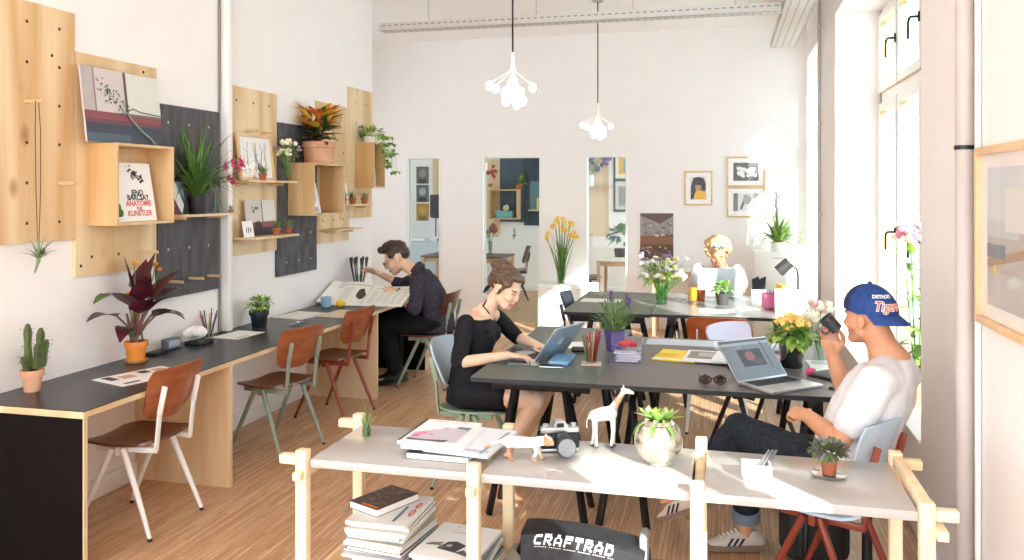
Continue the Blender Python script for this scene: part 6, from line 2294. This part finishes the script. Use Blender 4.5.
shoe(t, LA, (-2.90, 6.83, .075), BLACK, mat('sole_black', '232324', .6))
shoe(t, RA, (-3.0, 7.06, .075), BLACK, MATS['sole_black'])
HAIRD = noisy('hair_dark', '2a1d16', '4a3426', 30, (1, 1, 2), rough=.45)
b = MB()
b.ell((0, -.028, .060), (.079, .092, .070), M=H2.M, nu=18, nv=12)
b.ell((0, -.075, .015), (.070, .044, .055), M=H2.M)
b.ell((0, .045, .104), (.058, .048, .030), M=H2.M, jit=.2)
b.ell((.01, .075, .112), (.045, .030, .026), M=H2.M, jit=.3)
b.ell((0, .0, .120), (.06, .06, .030), M=H2.M, jit=.2)
for s in (-1, 1):
    b.ell((s * .070, .005, .045), (.010, .036, .036), M=H2.M)
hairball(t, b, HAIRD, .0055, 2, .007, 50)
b = MB()
for s in (-1, 1):
    b.tube([H2.P(s * .034 + .024 * cos(q * .4), .098, .0 + .020 * sin(q * .4)) for q in range(17)], .0028, 6)
    b.tube([H2.P(s * .058, .095, .004), H2.P(s * .078, .05, .006), H2.P(s * .080, -.01, .006)], .0025, 6)
b.tube([H2.P(-.010, .100, .004), H2.P(0, .106, .006), H2.P(.010, .100, .004)], .0025, 6)
b.build('glasses', BLACK, t)
MB().tube([LW - unit(LW - LE) * .012, LW - unit(LW - LE) * .03], [.031, .032], 14).build('watch', BLACK, t)

# newspaper held over the desk edge
p = Pal()


def news(u, v):
    x = -3.33 + .74 * u
    y = 6.44 + .34 * v + .06 * u
    z = .735 + .145 * v + .018 * sin(u * PI * 2) * v - .02 * (u - .5) ** 2 * v + (.03 * max(0, .12 - u) / .12)
    return (x, y, z)


b = MB().slab(news, 40, 20, .0015, p('eeeee6'))


def nquad(u0, v0, u1, v1, c, nn=6):
    for i in range(nn):
        a, e = u0 + (u1 - u0) * i / nn, u0 + (u1 - u0) * (i + 1) / nn
        b.add([V(news(a, v0)) + V((0, -.001, .0028)), V(news(e, v0)) + V((0, -.001, .0028)), V(news(e, v1)) + V((0, -.001, .0028)), V(news(a, v1)) + V((0, -.001, .0028))], [[0, 1, 2, 3]], c)


nquad(.10, .72, .18, .97, p('d5d9d2'))
nquad(.18, .84, .50, .90, p('c9cdc4'))
nquad(.56, .80, .92, .84, p('c9cdc4'))
for k in range(5):
    nquad(.56 + .085 * k, .12, .62 + .085 * k, .72, p('dcdfd8'))
nquad(.20, .25, .31, .78, p('dcdfd8'))
for (cu, cv, ru, rvv) in ((.42, .52, .042, .20), (.455, .42, .04, .16), (.41, .62, .03, .1)):
    c = p('45463f')
    pts = [V(news(cu + ru * cos(q * .4), cv + rvv * sin(q * .4))) + V((0, -.0012, .0034)) for q in range(16)]
    b.add(pts, [list(range(16))], c)
nquad(.80, .75, .83, .93, p('55564f'))
nquad(.505, .02, .512, .98, p('bfc3ba'))
solo('newspaper', b, p.mats, 'open newspaper held by the man at the wall desk', 'newspaper')

# ------------------------------------------------ curly-haired woman (faces -Y)
t = thing('person', 'seated woman with curly blonde hair and blue sunglasses on her head, white top, behind the white laptop', 'person', (0, 0, 0))
t['label'] = 'seated woman with curly blonde hair and a white top behind the white laptop'
H3 = Head((-.065, 8.185, 1.09), (.02, -.92, -.36), 0, 1.0)
LS, RS = V((.125, 8.30, .925)), V((-.245, 8.30, .925))
LE, RE = V((.150, 8.10, .765)), V((-.27, 8.12, .77))
LW, RW = V((.02, 8.06, .93)), V((-.12, 8.02, .775))
b = MB()
H3.skin(b, True)
b.tube([H3.P(0, -.03, -.06), (-.062, 8.27, .99), (-.06, 8.32, .94)], [(.045, .045), (.047, .047), (.075, .06)], 16, round_caps=True)
torso(b, [((-.05, 8.37, .52), .15, .11), ((-.05, 8.36, .66), .13, .095), ((-.055, 8.34, .80), .138, .10), ((-.06, 8.325, .90), .155, .085), ((-.06, 8.32, .95), .11, .06)], (-1, 0, 0))
arm(b, LS, LE, LW, (.047, .04, .036, .025)); arm(b, RS, RE, RW, (.047, .04, .036, .025))
hand(b, LW, (-.75, -.15, .55), (-.3, .5, .6), (.1, -.3, .9), 1.0, .08, .6, .93)
hand(b, RW, (.9, -.2, 0), (0, 0, -1), (.2, 1, 0), .4, .1, .4, .93)
for s in (-1, 1):
    leg(b, (-.05 + s * .09, 8.35, .54), (-.05 + s * .10, 7.95, .52), (-.05 + s * .1, 8.02, .09))
    foot(b, (-.05 + s * .1, 8.02, .09), (-.05 + s * .1, 7.87, .04))
body_obj(t, b, [SKINT, LIPS, BROW], H3)
WTOP = noisy('top_white', 'cfced2', 'd8d7da', 20, rough=.8, spec=.2)
b = MB()
torso(b, [((-.05, 8.37, .47), .17, .13), ((-.05, 8.36, .62), .155, .12), ((-.055, 8.34, .78), .160, .122), ((-.06, 8.325, .89), .172, .102), ((-.06, 8.325, .94), .145, .08), ((-.06, 8.33, .958), .10, .062)], (-1, 0, 0))
for s, e in ((LS, LE), (RS, RE)):
    limb(b, [s, s.lerp(e, .62)], [.072, .072])
cloth(t, 'top', b, WTOP, wr=.006, f=12)
b = MB()
torso(b, [((-.05, 8.37, .445), .165, .12), ((-.05, 8.365, .56), .16, .12)], (-1, 0, 0))
for s in (-1, 1):
    limb(b, [(-.05 + s * .09, 8.35, .54), (-.05 + s * .10, 7.95, .52), (-.05 + s * .1, 8.015, .12)], [.095, .075, .06])
cloth(t, 'trousers', b, mat('jeans_pale', '7f8ea3', .8), wr=.004)
BLOND = noisy('hair_blonde', 'c4a06a', 'e4ca98', 30, rough=.6)
b = MB()
b.ell((0, -.04, .07), (.095, .10, .075), M=H3.M)
for k in range(130):
    a, e = rv(0, 6.28), rv(-.75, 1.4)
    q = V((cos(a) * cos(e), sin(a) * cos(e), sin(e)))
    if q.y > .42 and q.z < .45: continue
    b.ell((q.x * .108, -.035 + q.y * .112, .055 + q.z * .092), rv(.018, .032), M=H3.M, nu=9, nv=7, jit=.4)
hairball(t, b, BLOND, .007, 1, .010, 60)
b = MB()
for s in (-1, 1):
    b.tube([H3.P(s * .032, .085, .123), H3.P(s * .032, .092, .117)], [(.020, .026), (.020, .026)], 16)
b.tube([H3.P(-.01, .09, .122), H3.P(.01, .09, .122)], .004, 6)
b.build('sunglasses', mat('lens_blue', '6fb4d8', .15, .2), t)

# ------------------------------------------------ man in the cap (faces -X, a little +Y)
t = thing('person', 'seated man in a white shirt and backward blue cap drinking from a dark cup', 'person', (0, 0, 0))
H4 = Head((.56, 3.63, 1.19), (-.73, .68, -.05), .0, .97)
LS, RS = V((.565, 3.462, .965)), V((.705, 3.765, .935))
LE, RE = V((.425, 3.435, .735)), V((.51, 3.83, .80))
LW, RW = V((.325, 3.585, .785)), V((.440, 3.795, 1.01))
LH, RH = V((.42, 3.565, .55)), V((.51, 3.735, .55))
LK, RK = V((.065, 3.80, .655)), V((.10, 3.99, .55))
LA, RA = V((-.165, 3.985, .30)), V((.095, 4.11, .105))
b = MB()
H4.skin(b)
b.tube([H4.P(0, -.03, -.055), (.605, 3.625, 1.085), (.64, 3.62, 1.01)], [(.056, .056), (.058, .058), (.08, .085)], 16, round_caps=True)
sd = (.5, .87, 0)
torso(b, [((.475, 3.645, .53), .155, .12), ((.50, 3.64, .66), .148, .112), ((.555, 3.63, .80), .162, .115), ((.61, 3.625, .91), .178, .105), ((.64, 3.62, .985), .13, .075)], sd)
limb(b, [(.64, 3.62, .97), LS], [.06, .055]); limb(b, [(.64, 3.62, .97), RS], [.06, .055])
arm(b, LS, LE, LW, (.058, .047, .041, .029)); arm(b, RS, RE, RW, (.058, .047, .041, .029))
hand(b, LW, (-.62, .70, .05), (.35, .3, -1), (.5, .5, .6), 1.25, .04, .8, 1.0)
hand(b, RW, (-.12, .0, 1), (-.2, -.9, .0), (.7, -.5, .3), 1.15, .06, .7, 1.03)
leg(b, LH, LK, LA); leg(b, RH, RK, RA)
foot(b, RA, (-.03, 4.085, .04))
b.tube([LA, LA + V((-.05, .03, -.045)), LA + V((-.12, .065, -.08))], [(.032, .032), (.026, .022), (.022, .014)], 12, round_caps=True)
body_obj(t, b, [SKINT, LIPS, BROW, STUBT], H4, 3)
TEE = noisy('tee_white', 'e2e2e4', 'dadbde', 15, rough=.85, spec=.15)
b = MB()
torso(b, [((.45, 3.65, .47), .178, .145), ((.475, 3.645, .56), .176, .142), ((.50, 3.64, .66), .168, .134), ((.555, 3.63, .80), .182, .136), ((.61, 3.625, .91), .196, .122), ((.638, 3.62, .975), .165, .10), ((.645, 3.62, 1.005), .105, .088), ((.64, 3.62, 1.03), .078, .074)], sd)
for s, e in ((LS, LE), (RS, RE)):
    limb(b, [s + V((.0, 0, -.002)), s.lerp(e, .35), s.lerp(e, .66)], [.076, .076, .072])
limb(b, [(.64, 3.62, .965), LS], [.085, .075]); limb(b, [(.64, 3.62, .955), RS], [.085, .07])
cloth(t, 'shirt', b, TEE, wr=.008, f=9)
JEAN = noisy('denim_dark', '1c2129', '2a313a', 60, rough=.85, spec=.2)
b = MB()
torso(b, [((.47, 3.65, .45), .165, .125), ((.48, 3.645, .56), .165, .13)], sd)
limb(b, [LH, LH.lerp(LK, .5), LK, LK.lerp(LA, .4), LK.lerp(LA, .93)], [.098, .088, .074, .066, .056])
limb(b, [RH, RH.lerp(RK, .5), RK, RK.lerp(RA, .4), RK.lerp(RA, .82)], [.098, .088, .074, .066, .058])
jo = cloth(t, 'jeans', b, JEAN, wr=.006, f=13)
CUFF = mat('denim_cuff', '6f7f90', .85)
for k, a in ((RK, RA), (LK, LA)):
    c0, c1 = k.lerp(a, .76), k.lerp(a, .88)
    MB().tube([c0, c1], [.064, .066], 20).build('cuff', CUFF, jo)
SUEDE = mat('suede_grey', 'c9c0b4', .8)
GUM = mat('gum_sole', '7d6a58', .6)
STR = mat('stripe_black', '1c1c1e', .6)
shoe(t, V((.095, 4.115, .085)), (-.08, 4.075, .085), SUEDE, GUM, STR)
shoe(t, LA + V((-.02, .01, -.03)), LA + V((-.20, .105, -.135)), SUEDE, GUM, STR)

# cap, worn backwards
CAPB = noisy('cap_blue', '24407a', '2b4a88', 40, rough=.7, spec=.25)
CAPN = mat('cap_navy', '1e2950', .75)
def capdome(u, v):
    a = 2 * PI * u
    e = HALF * v
    x = cos(a) * cos(e) * .094
    y = -.012 + sin(a) * cos(e) * .112
    z = .026 + sin(e) * .112 - .012 * (1 - v) * (1 - sin(a)) * .5 + .018 * (1 - v) * max(0, sin(a))
    return tuple(H4.P(x, y, z))


b = MB()
vs = [V(capdome(i / 48, j / 14)) for j in range(15) for i in range(48)]
fs, ms = [], []
for j in range(14):
    for i in range(48):
        b.add([], [])
        fs.append([j * 48 + i, j * 48 + (i + 1) % 48, (j + 1) * 48 + (i + 1) % 48, (j + 1) * 48 + i])
        ms.append(1 if 0.07 < (i + .5) / 48 < .43 else 0)
for f_, m_ in zip(fs, ms):
    b.f.append(f_); b.m.append(m_)
b.v = vs
cap = b.build('cap', [CAPB, CAPN], t)
MB().ell(H4.P(0, -.012, .138), .009, nu=10, nv=6).build('button', CAPB, cap)


def brim(u, v):
    w = (u * 2 - 1)
    x = w * (.085 - .012 * v)
    edge = .056 * math.sqrt(max(0, 1 - (w * .96) ** 2)) + .012
    y = -.012 - .112 * math.sqrt(max(0, 1 - (w * .085 / .094) ** 2)) + .012 - edge * v
    z = .018 - .040 * v - .001 * w * w
    return tuple(H4.P(x, y, z))


MB().slab(brim, 24, 10, .005).build('brim', CAPB, cap)
# lettering on the crown
def onCap(tb, a0, e0, R_=.112):
    o = MB()
    for q in tb.v:
        u = (a0 + q.x / R_) / (2 * PI)
        v = (e0 + q.y / .112) / HALF
        p0 = V(capdome(u, v))
        c = H4.P(0, -.012, .02)
        o.v.append(p0 + (p0 - c).normalized() * (.0022 + q.z))
    o.f, o.m = tb.f, tb.m
    return o


A0 = 4.22
tb = MB().text('DETROIT', .021, Matrix.Identity(4), .0004, 0, sx=1.25, bold=.0006)
onCap(tb, A0, .66).build('lettering', mat('thread_white', 'eef0f2', .6), cap)
tb = MB().text('Tigers', .050, Matrix.Identity(4), .0004, 0, sx=1.0, shear=.35, bold=.0030)
onCap(tb, A0 + .10, .30).build('lettering', mat('thread_white', 'eef0f2', .6), cap)
tb = MB().text('Tigers', .050, Matrix.Identity(4), .0009, 0, sx=1.0, shear=.35, bold=.0006)
onCap(tb, A0 + .10, .30).build('lettering', mat('thread_orange', 'e05a3c', .6), cap)

# the cup at his lips
t = thing('coffee_cup', 'dark glazed cup raised to the mouth of the man in the cap', 'cup', (.432, 3.742, 1.14))
t.rotation_euler = (-.15, -.75, 0.3)
t.scale = (.78, .78, .78)
MB().lathe([(.028, -.045), (.034, -.04), (.040, .045), (.037, .045), (.031, -.035), (.001, -.037)], n=24, cap=False).build('body', mat('cup_dark', '3b3d40', .25, coat=.4), t)
MB().tube([(-.034, 0, -.025), (-.062, 0, -.018), (-.064, 0, .015), (-.038, 0, .025)], .005, 8).build('handle', mat('cup_dark', '3b3d40', .25), t)

# ------------------------------------------------------------------ camera and light
cam = bpy.data.cameras.new('camera')
co = bpy.data.objects.new('camera', cam)
COL.objects.link(co)
co.location = (0, 0, 1.70)
co.rotation_euler = (PI / 2, 0, math.radians(14.23))
cam.sensor_width = 36
cam.lens = 36 * 840 / 1024
cam.shift_y = -90 / 1024
cam.clip_start = 0.05
scene.camera = co

sun = bpy.data.lights.new('sun', 'SUN')
so = bpy.data.objects.new('sun', sun)
COL.objects.link(so)
sun.energy = 26.0
sun.color = (1.0, 0.95, 0.88)
sun.angle = math.radians(0.6)
so.rotation_euler = V((-0.78, 1.0, -0.61)).to_track_quat('-Z', 'Y').to_euler()
so.location = (6, -4, 6)

w = bpy.data.worlds.new('daylight')
scene.world = w
w.use_nodes = True
bg = w.node_tree.nodes['Background']
bg.inputs[0].default_value = (0.76, 0.89, 1.0, 1)
bg.inputs[1].default_value = 7.6

vs = scene.view_settings
vs.view_transform = 'Standard'
vs.look = 'None'
vs.gamma = 1.0
vs.use_curve_mapping = False
vs.exposure = -0.08
scene.cycles.max_bounces = 10
scene.cycles.diffuse_bounces = 9
scene.cycles.transparent_max_bounces = 16
scene.cycles.caustics_reflective = False
scene.cycles.caustics_refractive = False
scene.cycles.sample_clamp_indirect = 8
